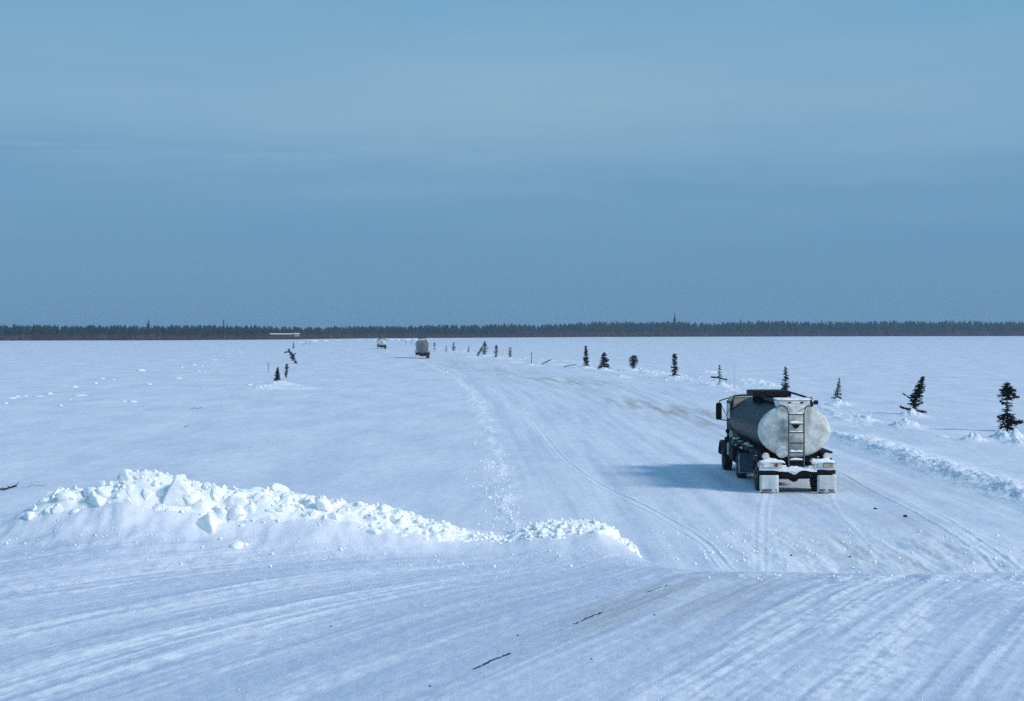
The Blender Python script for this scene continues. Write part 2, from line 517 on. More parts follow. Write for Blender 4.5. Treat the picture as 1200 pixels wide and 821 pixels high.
ys = rows()
us = np.concatenate([-np.geomspace(3.0, 0.40, 60)[:-1], np.linspace(-0.40, -0.37, 20)[:-1], np.linspace(-0.37, 0.37, 1060), np.linspace(0.37, 0.40, 20)[1:], np.geomspace(0.40, 3.0, 60)[1:]])
YY, UU = np.meshgrid(ys, us, indexing='ij')
XX = UU * np.sqrt(YY ** 2 + 18.0 ** 2)
ZZ = np.empty_like(XX)
AL = np.empty(XX.shape + (3,))
for i in range(0, len(ys), 50):
    ZZ[i:i + 50], AL[i:i + 50] = ground(XX[i:i + 50], YY[i:i + 50])
nr, nc = XX.shape
idx = np.arange(nr * nc).reshape(nr, nc)
Q = np.stack([idx[:-1, :-1], idx[:-1, 1:], idx[1:, 1:], idx[1:, :-1]], -1).reshape(-1, 4)
V = np.stack([XX, YY, ZZ], -1).reshape(-1, 3)
A = AL.reshape(-1, 3)
cen = V[Q].mean(1)
cxm, cym = cen[:, 0], cen[:, 1]
is_shore = cym < crest_y(cxm) + 11.0
is_road = (~is_shore) & (cxm > xl(cym)) & (cxm < xr(cym)) & (cym < 640)


def ground_piece(name, mask):
    q = Q[mask]
    used = np.zeros(len(V), bool)
    used[q.ravel()] = True
    remap = np.cumsum(used) - 1
    me = big_mesh(name, V[used], remap[q], M_GROUND)
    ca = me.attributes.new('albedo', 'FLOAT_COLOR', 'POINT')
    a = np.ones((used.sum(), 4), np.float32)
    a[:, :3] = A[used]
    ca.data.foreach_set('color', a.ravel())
    o = link(bpy.data.objects.new(name, me))
    return tag(o, kind='structure')


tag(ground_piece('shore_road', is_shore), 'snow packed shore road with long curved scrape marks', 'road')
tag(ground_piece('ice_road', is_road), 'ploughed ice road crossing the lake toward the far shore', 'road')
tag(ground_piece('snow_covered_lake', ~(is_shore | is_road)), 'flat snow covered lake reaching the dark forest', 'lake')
del XX, YY, UU, ZZ, AL, V, A, Q, cen

# ------------------------------------------------------------------ snow chunks
def ico(sub):
    bm = bmesh.new()
    bmesh.ops.create_icosphere(bm, subdivisions=sub, radius=1.0)
    v = np.array([x.co[:] for x in bm.verts])
    f = np.array([[x.index for x in p.verts] for p in bm.faces])
    bm.free()
    return v, f


def chunk_verts(base, rng, cuts=9, lo=0.45, hi=0.85, noise=0.05):
    v = base.copy()
    for _ in range(cuts):
        n = rng.normal(size=3)
        n /= np.linalg.norm(n)
        d = rng.uniform(lo, hi)
        s = v @ n - d
        v -= np.clip(s, 0, None)[:, None] * n * (0.93 if len(base) < 100 else 0.92)
    v *= 1 + noise * rng.normal(size=(len(v), 1))
    return v


ICO1, F1 = ico(1)
ICO3, F3 = ico(3)
ICO4, F4 = ico(4)
CHUNKS = []
for k in range(14):
    v = chunk_verts(ICO4, RNG, 8, 0.38, 0.74, 0.0)
    v += 0.035 * np.stack([fbm(v[:, 0] * 3 + k, v[:, 1] * 3, 5), fbm(v[:, 1] * 3, v[:, 2] * 3 + k, 6), fbm(v[:, 2] * 3, v[:, 0] * 3 + k, 7)], -1)
    CHUNKS.append(big_mesh('snow_block', v, F4, M_SNOW))


def crumbs(name, pts, label, cat):
    """pts: x, y, z, size -> one mesh of small broken lumps nobody could count"""
    nv, nf = [], []
    for i, (x, y, z, s) in enumerate(pts):
        v = chunk_verts(ICO1, RNG, 4, 0.5, 0.85, 0.06) * s * RNG.uniform(0.7, 1.3, 3)
        nv.append(v + (x, y, z))
        nf.append(F1 + 42 * i if len(ICO1) == 42 else F1 + len(ICO1) * i)
    me = big_mesh(name, np.concatenate(nv), np.concatenate(nf), M_SNOW, smooth=False)
    return tag(link(bpy.data.objects.new(name, me)), label, cat, kind='stuff')


# ---- the ploughed bank: a lumpy heap built as one surface with overlapping clods
def bank_patch():
    nx, ny = 620, 190
    xs = np.linspace(-6.2, 1.62, nx)
    yo = np.linspace(-0.78, 0.75, ny)
    X, O = np.meshgrid(xs, yo, indexing='xy')
    Y = BY + O
    base, _ = ground(X, Y)
    bh = bank_h(X)
    env = np.where(O < 0, np.exp(-(np.abs(O) / 0.42) ** 2.4), np.exp(-(O / 0.50) ** 2.2))
    Z = base - 0.05 + bh * 0.20 * env * sstep(-5.4, -4.8, X) - 0.06 * sstep(-4.9, -5.4, X)
    # clods: tilted ellipsoid tops, maximum of all
    rng = np.random.default_rng(5)
    for _ in range(3600):
        cx = rng.uniform(-5.05, 1.55)
        h = float(bank_h(np.array([cx]))[0])
        if h < 0.03:
            continue
        oy = rng.normal(-0.08, 0.26)
        if abs(oy) > 0.62:
            continue
        e = math.exp(-(abs(oy) / 0.42) ** 2.2)
        s = rng.uniform(0.022, 0.13) * (0.5 + 0.9 * min(h, 0.75))
        top = (2.93 + h * (0.10 + 0.93 * e)) - s * 0.2 + rng.uniform(-0.10, 0.03) * h
        ax, ay = s * rng.uniform(0.7, 1.7), s * rng.uniform(0.6, 1.2)
        th = rng.uniform(0, PI)
        i0, i1 = np.searchsorted(xs, [cx - 2 * s, cx + 2 * s])
        j0, j1 = np.searchsorted(yo, [oy - 2 * s, oy + 2 * s])
        if i1 <= i0 or j1 <= j0:
            continue
        dx = X[j0:j1, i0:i1] - cx
        dy = O[j0:j1, i0:i1] - oy
        u = (dx * math.cos(th) + dy * math.sin(th)) / ax
        v = (-dx * math.sin(th) + dy * math.cos(th)) / ay
        q = np.abs(u) ** 4 + np.abs(v) ** 4
        zz = top - s * 0.7 + s * 0.75 * np.clip(1 - q, 0, 1) ** 0.35 + np.clip(rng.normal(0.1, 0.5), -0.7, 0.7) * dx + np.clip(rng.normal(0.3, 0.4), -0.5, 0.8) * dy
        zz = np.minimum(zz, 2.93 + h * (0.12 + 0.92 * e) + 0.02)
        zz = np.where(q < 1, zz, -9)
        Z[j0:j1, i0:i1] = np.maximum(Z[j0:j1, i0:i1], zz)
    Z = Z + 0.005 * fbm(X * 9, Y * 9, 12, 3)
    for _ in range(3):      # drifted powder rounds the clods
        Zp = np.pad(Z, 1, mode='edge')
        Zs = (Zp[:-2, 1:-1] + Zp[2:, 1:-1] + Zp[1:-1, :-2] + Zp[1:-1, 2:] + 2 * Z) / 6
        Z = np.where(Zs > Z, 0.25 * Z + 0.75 * Zs, 0.6 * Z + 0.4 * Zs)
    edge = sstep(0, 0.12, np.minimum(O + 0.78, 0.75 - O)) * sstep(0, 0.3, 1.62 - X)
    Z = Z * edge + (base - 0.04) * (1 - edge)
    V = np.stack([X, Y, Z], -1).reshape(-1, 3)
    idx = np.arange(nx * ny).reshape(ny, nx)
    Q = np.stack([idx[:-1, :-1], idx[:-1, 1:], idx[1:, 1:], idx[1:, :-1]], -1).reshape(-1, 4)
    me = big_mesh('snow_bank', V, Q, M_SNOW)
    return link(bpy.data.objects.new('snow_bank', me)), xs, yo, Z


bank, bxs, byo, bZ = bank_patch()
tag(bank, 'long ploughed bank of crumbled white snow at the edge of the shore road', 'snow bank')


def bank_top(x, o):
    i = int(np.clip(np.searchsorted(bxs, x), 0, len(bxs) - 1))
    j = int(np.clip(np.searchsorted(byo, o), 0, len(byo) - 1))
    return bZ[j, i]


def block(mesh, x, y, z, s, rot, label, group=None, sc=(1, 1, 1)):
    o = bpy.data.objects.new('snow_block', mesh)
    o.location = (x, y, z)
    o.rotation_euler = rot
    o.scale = (s * sc[0], s * sc[1], s * sc[2])
    link(o)
    return tag(o, label, 'snow block', group)


# the upright slab on the summit, its neighbours, then the rest
GB = 'snow blocks on the bank'
_out = [(-.15, -.12), (-.135, .03), (-.085, .15), (-.015, .285), (.055, .25), (.10, .17), (.165, .09), (.13, -.12)]
bm = bmesh.new()
fv = [bm.verts.new((a, -0.085 + 0.10 * max(0, b), b)) for a, b in _out]
bk = [bm.verts.new((a * 0.85 + 0.01, 0.10 + 0.05 * max(0, b), b * 0.93)) for a, b in _out]
bm.faces.new(fv)
bm.faces.new(bk[::-1])
for k in range(len(_out)):
    bm.faces.new((fv[k], bk[k], bk[(k + 1) % len(_out)], fv[(k + 1) % len(_out)]))
bmesh.ops.recalc_face_normals(bm, faces=bm.faces)
bmesh.ops.bevel(bm, geom=bm.edges[:], offset=0.016, segments=2, affect='EDGES')
bmesh.ops.triangulate(bm, faces=bm.faces[:])
bmesh.ops.subdivide_edges(bm, edges=bm.edges[:], cuts=2, use_grid_fill=True)
for v in bm.verts:
    n_ = float(fbm(np.array([v.co.x * 14]), np.array([v.co.z * 14 + v.co.y * 9]), 77, 3)[0])
    v.co += Vector((0.006, -0.010, 0.006)) * n_
me = bpy.data.meshes.new('snow_block')
bm.to_mesh(me)
bm.free()
me.materials.append(M_SNOW)
block(me, -3.44, 15.30, 3.51, 1.0, (0.0, 0.05, 0.12), 'largest upright slab of snow standing on the summit of the bank', GB)
block(CHUNKS[5], -3.76, 15.42, 3.57, 0.17, (0.1, 0.35, 0.1), 'broad rounded snow block left of the upright slab', GB, (1.1, 0.9, 0.65))
block(CHUNKS[7], -4.15, 15.52, 3.56, 0.11, (0.5, 0.1, 0.1), 'small squarish snow block on the left shoulder of the bank', GB, (1.1, 0.9, 0.85))
block(CHUNKS[8], -3.08, 15.05, 3.30, 0.15, (0.9, 0.1, 1.0), 'angular snow block jutting forward below the upright slab', GB, (0.9, 0.9, 1.15))
block(CHUNKS[9], -2.72, 14.74, 3.10, 0.09, (0.3, 0.7, 1.0), 'lone small snow block lying in front of the bank', GB, (1.0, 0.8, 1.2))
block(CHUNKS[3], -3.98, 14.82, 3.14, 0.05, (0.3, 0.7, 2.0), 'tiny lone snow block left of the slab on the smooth drift', GB)
block(CHUNKS[4], -1.93, 15.42, 3.44, 0.12, (0.3, 0.7, 0.3), 'snow block at the middle of the bank crest where it starts to drop', GB, (1.2, 1, .8))
rs_ = np.random.default_rng(91)
for x, o, dz, q in ((-4.45, -.1, .0, .15), (-4.25, -.3, -.02, .19), (-3.95, -.25, -.02, .20), (-4.6, -.35, 0, .14), (-3.62, -.38, -.02, .19), (-3.33, -.25, 0, .17), (-3.2, -.42, -.02, .15), (-3.02, -.1, 0, .16), (-2.85, -.3, 0, .15), (-2.6, -.12, 0, .14),
                    (-2.35, -.05, 0, .13), (-4.85, -.1, 0, .12), (-3.85, -.5, -.03, .16), (-3.45, -.55, -.04, .15), (-2.15, -.12, 0, .13), (-1.6, -.08, 0, .11), (-1.35, -.1, 0, .12), (-1.1, -.1, 0, .10)):
    q *= 0.74
    block(CHUNKS[int(rs_.integers(14))], x, BY + o, bank_top(x, o) + dz - 0.06, q, tuple(rs_.uniform(-0.6, 0.6, 3) + np.array([0.0, 0.3, 0.0])), 'big angular snow block bedded among the others on the high left part of the bank' if x < -2 else 'middling snow block on the sloping middle of the bank crest', GB, tuple(rs_.uniform(0.75, 1.25, 3)))
GL = 'broken snow block half buried in the long snow bank'
rb = np.random.default_rng(23)
for i in range(120):
    x = rb.uniform(-4.95, 1.42)
    h = float(bank_h(np.array([x]))[0])
    if h < 0.06:
        continue
    oy = rb.normal(-0.16, 0.22)
    oy = max(-0.6, min(0.35, oy))
    s = rb.uniform(0.03, 0.095) * (0.5 + 0.75 * min(1, h / 0.6))
    if x > 0.0:
        s = rb.uniform(0.02, 0.055)
    z = bank_top(x, oy) + s * rb.uniform(-0.65, -0.3)
    block(CHUNKS[int(rb.integers(14))], x, BY + oy, z, s, tuple(rb.uniform(-0.7, 0.7, 3) + np.array([0, 0, rb.uniform(0, 6)])), GL, 'snow blocks on the bank', tuple(rb.uniform(0.7, 1.35, 3)))

# crumbs at the foot of the bank, along the left edge of the ice road, at the tree row, on the ramp
rc = np.random.default_rng(31)


def with_ground(pts, sink):
    a = np.array(pts)
    o = np.argsort(a[:, 1])
    a = a[o]
    z = np.empty(len(a))
    lo = a[:, 1] < 26
    for msk in (lo, ~lo):
        if msk.any():
            z[msk] = gza(a[msk, 0], a[msk, 1])
    return [(x, y, zz + s_ * sink, s_) for (x, y, s_), zz in zip(a, z)]


P, C = [], []
for i in range(240):
    x = rc.uniform(-5.6, 1.5)
    y = BY - 0.70 - abs(rc.normal(0, 0.32))
    if float(bank_h(np.array([x]))[0]) < 0.02:
        continue
    C.append((x, y, rc.uniform(0.004, 0.012) * (1 + (rc.random() < 0.10) * 1.4)))
for i in range(160):
    y = rc.uniform(9, 14.4)
    C.append((rc.uniform(-0.4, 0.4) * y, y, rc.uniform(0.003, 0.008)))
for i in range(60):
    x = rc.uniform(1.5, 5.6)
    C.append((x, float(crest_y(x)) + rc.normal(0.5, 0.3), rc.uniform(0.005, 0.018)))
P = with_ground(C, 0.2)
for i in range(520):
    x = rc.uniform(-5.05, 1.45)
    o = rc.normal(-0.12, 0.2)
    o = max(-0.62, min(0.3, o))
    s = rc.uniform(0.010, 0.032)
    P.append((x, BY + o, bank_top(x, o) + s * 0.1, s))
crumbs('snow_crumbs', P, 'loose crumbs of snow at the foot of the bank', 'snow crumbs')
C = []
for i in range(400):
    y = 34 + 26 * rc.random() ** 1.2 if i < 250 else 55 + 150 * rc.random() ** 1.4
    x = float(xl(y)) + rc.normal(-0.1, 0.42 if y < 60 else 0.6)
    C.append((x, y, rc.uniform(0.014, 0.042) * (1 + 0.6 * (rc.random() < 0.12)) * (1.3 if y > 100 else 1)))
crumbs('snow_rubble', with_ground(C, 0.2), 'trail of small snow lumps along the left edge of the ice road', 'snow rubble')
C = []
bb = sorted(BERM, key=lambda b: b[1])
for i in range(170):
    y = 46 + 34 * rc.random()
    cx = float(np.interp(y, [b[1] for b in bb], [b[0] for b in bb]))
    C.append((cx + rc.normal(-0.1, 0.35), y, rc.uniform(0.015, 0.05)))
for i in range(150):
    y = 90 + 290 * rc.random()
    C.append((float(xr(y)) + 2.8 + rc.normal(0, 2.0), y, rc.uniform(0.06, 0.17)))
for hx, hy, hw, hh in HEAPS:
    X, Y = gp(hx, hy)
    if Y < 125:
        for k in range(int(3 + 4 * hw)):
            C.append((X + rc.normal(0, 0.42) * hw, Y + rc.normal(-0.2, 0.45) * hw, rc.uniform(0.04, 0.11) * (0.4 + hh)))
crumbs('snow_lumps', with_ground(C, 0.0), 'snow lumps strewn along the right berm and the row of marker trees', 'snow lumps')
C = [(rc.uniform(3.5, 13), rc.uniform(32.5, 40), rc.uniform(0.012, 0.045)) for i in range(150)]
crumbs('snow_fragments', with_ground(C, 0.2), 'small broken snow fragments at the foot of the ramp', 'snow fragments')

# ---- snow mounds scattered on the open lake, left, and far heaps at the road's end
MOUND_V = []
for k in range(6):
    v = ICO3.copy()
    v[:, 2] = np.where(v[:, 2] < 0, v[:, 2] * 0.3, v[:, 2])
    v += 0.16 * np.stack([perlin(v[:, 0] * 1.8 + k * 3, v[:, 1] * 1.8, 5), perlin(v[:, 1] * 1.8, v[:, 2] * 1.8 + k * 5, 6), 1.4 * perlin(v[:, 2] * 2, v[:, 0] * 2 + k * 7, 7)], -1)
    MOUND_V.append(big_mesh('snow_mound', v, F3, M_DRIFT))
ML = 'low white snow mound among others on the open lake to the left'
MOUNDS = [(165, 434, 9, 4.5, 'tallest white snow mound on the open lake left of the marker trees'), (156, 470, 9, 3.5, 'white snow mound nearest the bank on the open lake, beside a smaller one'), (145, 470, 5, 2.5, 'small mound just left of the snow mound nearest the bank')]
for px, py, w, h in ((175, 450, 5, 3), (87, 453, 7, 4), (112, 449, 5, 3), (120, 443, 5, 2.5), (133, 444, 4, 2), (209, 443, 7, 2.5), (213, 430, 4, 2.5), (227, 427, 5, 2.5), (237, 428, 3, 2),
                     (233, 434, 3, 2), (240, 436, 4, 2), (58, 461, 6, 4), (14, 466, 9, 3), (20, 464, 6, 3), (82, 468, 4, 2), (71, 475, 5, 3), (94, 463, 14, 3), (45, 464, 12, 2.4), (7, 472, 4, 3.5), (292, 451, 6, 3), (30, 463, 5, 2), (250, 421, 8, 1.6), (268, 414, 9, 1.6), (280, 412, 8, 1.4)):
    MOUNDS.append((px, py, w, h, ML))
FARL = 'distant white snow heap at the end of the ice road near the forest'
for px, py, w, h in ((366, 400.5, 14, 3.2), (352, 402, 8, 1.6), (380, 400, 10, 2.4), (395, 399.5, 9, 1.5), (458, 398.8, 7, 2.6), (466, 399, 5, 2.4), (476, 399, 9, 2.8), (486, 398.6, 6, 2.0), (420, 399, 8, 1.4), (438, 399.5, 6, 2)):
    MOUNDS.append((px, py, w, h, FARL))
for i, (px, py, w, h, lab) in enumerate(MOUNDS):
    x, y = gp(px, py)
    m = y / FOC
    o = bpy.data.objects.new('snow_mound', MOUND_V[i % 6])
    o.location = (x, y, gz(x, y) - 0.05 * h * m)
    o.scale = (w * m * 0.56, w * m * 0.7, h * m * 0.6)
    o.rotation_euler = (0, 0, random.uniform(-0.5, 0.5))
    link(o)
    tag(o, lab, 'snow mound', 'snow heaps at the road end' if lab == FARL else 'snow mounds on the open lake')

# ------------------------------------------------------------------ dirt, twigs
def grit_line(px0, py0, px1, py1, n, label):
    (x0, y0), (x1, y1) = gp(px0, py0, 3.0), gp(px1, py1, 3.0)
    nv, nf = [], []
    for i in range(n):
        t = RNG.random()
        wob = 0.006 * math.sin(t * 9) + RNG.normal(0, 0.006)
        s = RNG.uniform(0.002, 0.005)
        x, y = x0 + (x1 - x0) * t + wob, y0 + (y1 - y0) * t
        v = chunk_verts(ICO1, RNG, 3, 0.5, 0.8, 0.05) * s * np.array([1.2, 2.8, 0.3])
        nv.append(v + (x, y, gz(x, y) + 0.001))
        nf.append(F1 + len(ICO1) * i)
    me = big_mesh('grit_streak', np.concatenate(nv), np.concatenate(nf), M_DIRT, smooth=False)
    tag(link(bpy.data.objects.new('grit_streak', me)), label, 'grit', kind='stuff')


grit_line(554, 782, 598, 764, 260, 'dark streak of grit closest to the bottom edge of the shore road')
grit_line(672, 730, 706, 716, 150, 'dark streak of grit in the middle of the shore road')
grit_line(757, 694, 784, 685, 60, 'faint short streak of grit near the crest of the shore road')
CL = 'small dark clod of dirt lying on the snow road'
for px, py, s, z0, lab in ((1026, 594, 0.055, 0, 'dark clod of dirt on the ice road right behind the tanker, nearer the truck'), (1061, 603, 0.062, 0, 'dark clod of dirt on the right wheel track of the ice road'), (927, 665, 0.035, 0, CL), (996, 666, 0.03, 0, CL),
                         (693, 774, 0.008, 3, CL), (767, 723, 0.008, 3, CL), (607, 744, 0.008, 3, CL), (504, 802, 0.008, 3, CL), (388, 733, 0.008, 3, CL)):
    x, y = gp(px, py, z0)
    if z0 == 0 and y < 35:
        y = 35.2
        x = (px - 600) / FOC * y
    o = bpy.data.objects.new('dirt_clod', big_mesh('dirt_clod', chunk_verts(ICO3, RNG, 7, 0.5, 0.85, 0.03), F3, M_DIRT))
    o.location = (x, y, gz(x, y) + s * 0.4)
    o.scale = (s, s * 1.3, s * 0.7)
    link(o)
    tag(o, lab, 'dirt clod', 'dirt clods on the snow')


def tube(path, radii, sides=6):
    """tapered tube along a path -> verts, faces"""
    vs, fs = [], []
    n = len(path)
    for i, p in enumerate(path):
        p = Vector(p)
        d = (Vector(path[min(i + 1, n - 1)]) - Vector(path[max(i - 1, 0)])).normalized()
        a = d.cross(Vector((0.31, 0.17, 0.93)))
        if a.length < 1e-3:
            a = d.cross(Vector((1, 0, 0)))
        a.normalize()
        b = d.cross(a)
        r = radii[i] if hasattr(radii, '__len__') else radii
        for k in range(sides):
            t = 2 * PI * k / sides
            vs.append(p + (a * math.cos(t) + b * math.sin(t)) * r)
    for i in range(n - 1):
        for k in range(sides):
            k2 = (k + 1) % sides
            fs.append((i * sides + k, i * sides + k2, (i + 1) * sides + k2, (i + 1) * sides + k))
    fs.append(tuple(range(sides))[::-1])
    fs.append(tuple((n - 1) * sides + k for k in range(sides)))
    return vs, fs


class MB:
    """collects shapes; build() links them as ONE mesh object"""
    def __init__(self):
        self.v, self.f = [], []

    def add(self, vf):
        o = len(self.v)
        self.v += [Vector(p) for p in vf[0]]
        self.f += [tuple(i + o for i in f) for f in vf[1]]
        return self

    def box(self, x0, x1, y0, y1, z0, z1, bev=0.015, rot=None):
        bm = bmesh.new()
        bmesh.ops.create_cube(bm, size=1.0)
        for v in bm.verts:
            v.co = Vector(((x0 + x1) / 2 + v.co.x * (x1 - x0), (y0 + y1) / 2 + v.co.y * (y1 - y0), (z0 + z1) / 2 + v.co.z * (z1 - z0)))
        if bev:
            bev = min(bev, 0.45 * min(x1 - x0, y1 - y0, z1 - z0))
            bmesh.ops.bevel(bm, geom=bm.edges[:], offset=bev, segments=2, affect='EDGES')
        if rot is not None:
            c = Vector(((x0 + x1) / 2, (y0 + y1) / 2, (z0 + z1) / 2))
            bmesh.ops.rotate(bm, verts=bm.verts, cent=c, matrix=rot)
        bm.verts.index_update()
        vf = ([v.co.copy() for v in bm.verts], [tuple(v.index for v in f.verts) for f in bm.faces])
        bm.free()
        return self.add(vf)

    def tube(self, path, r, sides=8):
        return self.add(tube(path, r, sides))

    def loft(self, rings, caps=(True, True)):
        n = len(rings[0])
        v = [p for r in rings for p in r]
        f = []
        for i in range(len(rings) - 1):
            for k in range(n):
                k2 = (k + 1) % n
                f.append((i * n + k, i * n + k2, (i + 1) * n + k2, (i + 1) * n + k))
        if caps[0]:
            f.append(tuple(range(n))[::-1])
        if caps[1]:
            f.append(tuple((len(rings) - 1) * n + k for k in range(n)))
        return self.add((v, f))

    def xz_ring(self, prof, x_c, z_c, flip=False):
        return self

    def lathe_x(self, x, y, z, prof, n=28):
        """prof: (offset along x, radius)"""
        rings = [[(x + a, y + r * math.cos(2 * PI * k / n), z + r * math.sin(2 * PI * k / n)) for k in range(n)] for a, r in prof]
        return self.loft(rings)

    def lathe_y(self, x, y, z, prof, n=24):
        rings = [[(x + r * math.cos(2 * PI * k / n), y + a, z + r * math.sin(2 * PI * k / n)) for k in range(n)] for a, r in prof]
        return self.loft(rings)

    def build(self, name, m, parent=None, smooth=None):
        o = mesh_obj(name, self.v, self.f, m, parent)
        me = o.data
        bm = bmesh.new()
        bm.from_mesh(me)
        bmesh.ops.recalc_face_normals(bm, faces=bm.faces)
        bm.to_mesh(me)
        bm.free()
        if smooth:
            me.polygons.foreach_set('use_smooth', [True] * len(me.polygons))
            me.set_sharp_from_angle(angle=R(smooth))
        return o


def twig(pts, r, label):
    b = MB()
    (x0, y0) = gp(*pts[0])
    p = []
    for px, py, dz in pts_with(pts):
        X, Y = gp(px, py)
        p.append((X - x0, Y - y0, gz(X, Y) + dz))
    b.tube(p, r, 6)
    for q in p[1:]:
        b.tube([q, (q[0] + random.uniform(-.25, .25), q[1] + random.uniform(-.3, .3), q[2] + random.uniform(0.02, .12))], [r * 0.7, r * 0.25], 5)
    o = b.build('twig', M_TWIG)
    o.location = (x0, y0, 0)
    tag(o, label, 'twig', 'twigs poking from the snow')


def pts_with(pts):
    return [(p[0], p[1], 0.03 + 0.035 * (i % 2)) for i, p in enumerate(pts)]


twig([(-3, 574), (5, 575), (11, 572.5), (16, 572), (19, 570)], 0.026, 'dark twig half buried in snow left of the bank')
twig([(224, 479), (227, 478), (232, 478), (236, 477.5)], 0.012, 'short dark twig on the open lake above the bank summit')
twig([(216, 500), (219, 499.5)], 0.014, 'tiny dark twig on the open lake closest above the bank summit')
twig([(33, 571), (38, 570), (53, 570)], 0.006, 'thin faint twig right of the dark twig beside the bank')

# ------------------------------------------------------------------ marker spruces stuck in the snow
def quad_leaf(p, d, up, L, W):
    s = d.cross(up)
    if s.length < 1e-4:
        s = Vector((1, 0, 0))
    s.normalize()
    return [p - s * W * 0.35, p + d * L * 0.45 - s * W * 0.5, p + d * L, p + d * L * 0.45 + s * W * 0.5, p + s * W * 0.35]


def spruce(name, x, y, h, prof, lean=(0, 0), nb=90, seed=0, extra=(), trunk_r=0.022, z=None, dead=False, bend=0.0):
    """prof: (t, radius as share of height, branch density); lean: sideways share of height"""
    rnd = random.Random(seed)
    z0 = gz(x, y) - 0.06 if z is None else z
    root = empty(name, (x, y, z0), rnd.uniform(-0.2, 0.2) * 0)
    def axis(t):
        return Vector((lean[0] * h * t + bend * h * math.sin(PI * t), lean[1] * h * t, h * t * math.sqrt(max(0.02, 1 - lean[0] ** 2 - lean[1] ** 2))))
    ts = [i / 8 for i in range(9)]
    tb = MB()
    tb.tube([axis(t) if t else axis(0) + Vector((0, 0, -0.15)) for t in ts], [max(0.004, h * trunk_r * (1 - 0.85 * t)) for t in ts], 7)
    T = [p[0] for p in prof]
    Rr = [p[1] for p in prof]
    Dn = [p[2] for p in prof]
    cv, cf = [], []
    size = h * (0.034 if y < 120 else 0.045)
    made = 0
    tries = 0
    while made < nb and tries < nb * 12:
        tries += 1
        t = rnd.uniform(T[0], 1.0)
        if rnd.random() > np.interp(t, T, Dn):
            continue
        made += 1
        az = rnd.uniform(0, 2 * PI)
        r = float(np.interp(t, T, Rr)) * h * rnd.uniform(0.55, 1.12)
        a = axis(t)
        out = Vector((math.cos(az), math.sin(az), 0))
        n = max(2, int(r / (size * 0.55)))
        rise = rnd.uniform(-0.45, 0.25) + 0.35 * t
        tip = a + out * r + Vector((0, 0, rise * r))
        if not dead:
            tb.tube([a, a.lerp(tip, .85)], [h * 0.006, h * 0.002], 4)
        for k in range(n + 1):
            f = (k + 0.35) / (n + 1)
            p = a.lerp(tip, f) + Vector((0, 0, -0.10 * r * f * f))
            for s in range(3):
                d = (out * rnd.uniform(0.7, 1.3) + Vector((rnd.uniform(-.6, .6), rnd.uniform(-.6, .6), rnd.uniform(-.5, .45)))).normalized()
                q = quad_leaf(p, d, Vector((rnd.uniform(-.6, .6), rnd.uniform(-.6, .6), 1)).normalized(), size * rnd.uniform(0.8, 1.5), size * rnd.uniform(0.45, 0.8))
                o = len(cv)
                cv += q
                cf.append(tuple(range(o, o + 5)))
    # leader shoot
    for k in range(16):
        p = axis(1 - 0.06 * rnd.random())
        d = Vector((rnd.uniform(-.5, .5), rnd.uniform(-.5, .5), 1)).normalized()
        o = len(cv)
        cv += quad_leaf(p, d, Vector((rnd.uniform(-1, 1), rnd.uniform(-1, 1), .2)).normalized(), size * 0.9, size * 0.4)
        cf.append(tuple(range(o, o + 5)))
    for (t, ex, ez, w) in extra:     # single long boughs: height share, sideways reach, rise, thickness
        a = axis(t)
        tip = a + Vector((ex * h, rnd.uniform(-.05, .05) * h, ez * h))
        tb.tube([a, tip], [h * 0.010, h * 0.004], 5)
        n = max(5, int(abs(ex) * 60))
        for k in range(n):
            f = (k + 0.6) / n
            p = a.lerp(tip, f)
            for s in range(5):
                d = ((tip - a).normalized() * 0.8 + Vector((rnd.uniform(-.8, .8), rnd.uniform(-.8, .8), rnd.uniform(-.7, .7)))).normalized()
                o = len(cv)
                cv += quad_leaf(p, d, Vector((rnd.uniform(-1, 1), rnd.uniform(-1, 1), .5)).normalized(), size * w * 2.0, size * w * 1.1)
                cf.append(tuple(range(o, o + 5)))
    tb.build('trunk', M_BARK, root)
    mesh_obj('crown', cv, cf, M_NEEDLE, root)
    return root


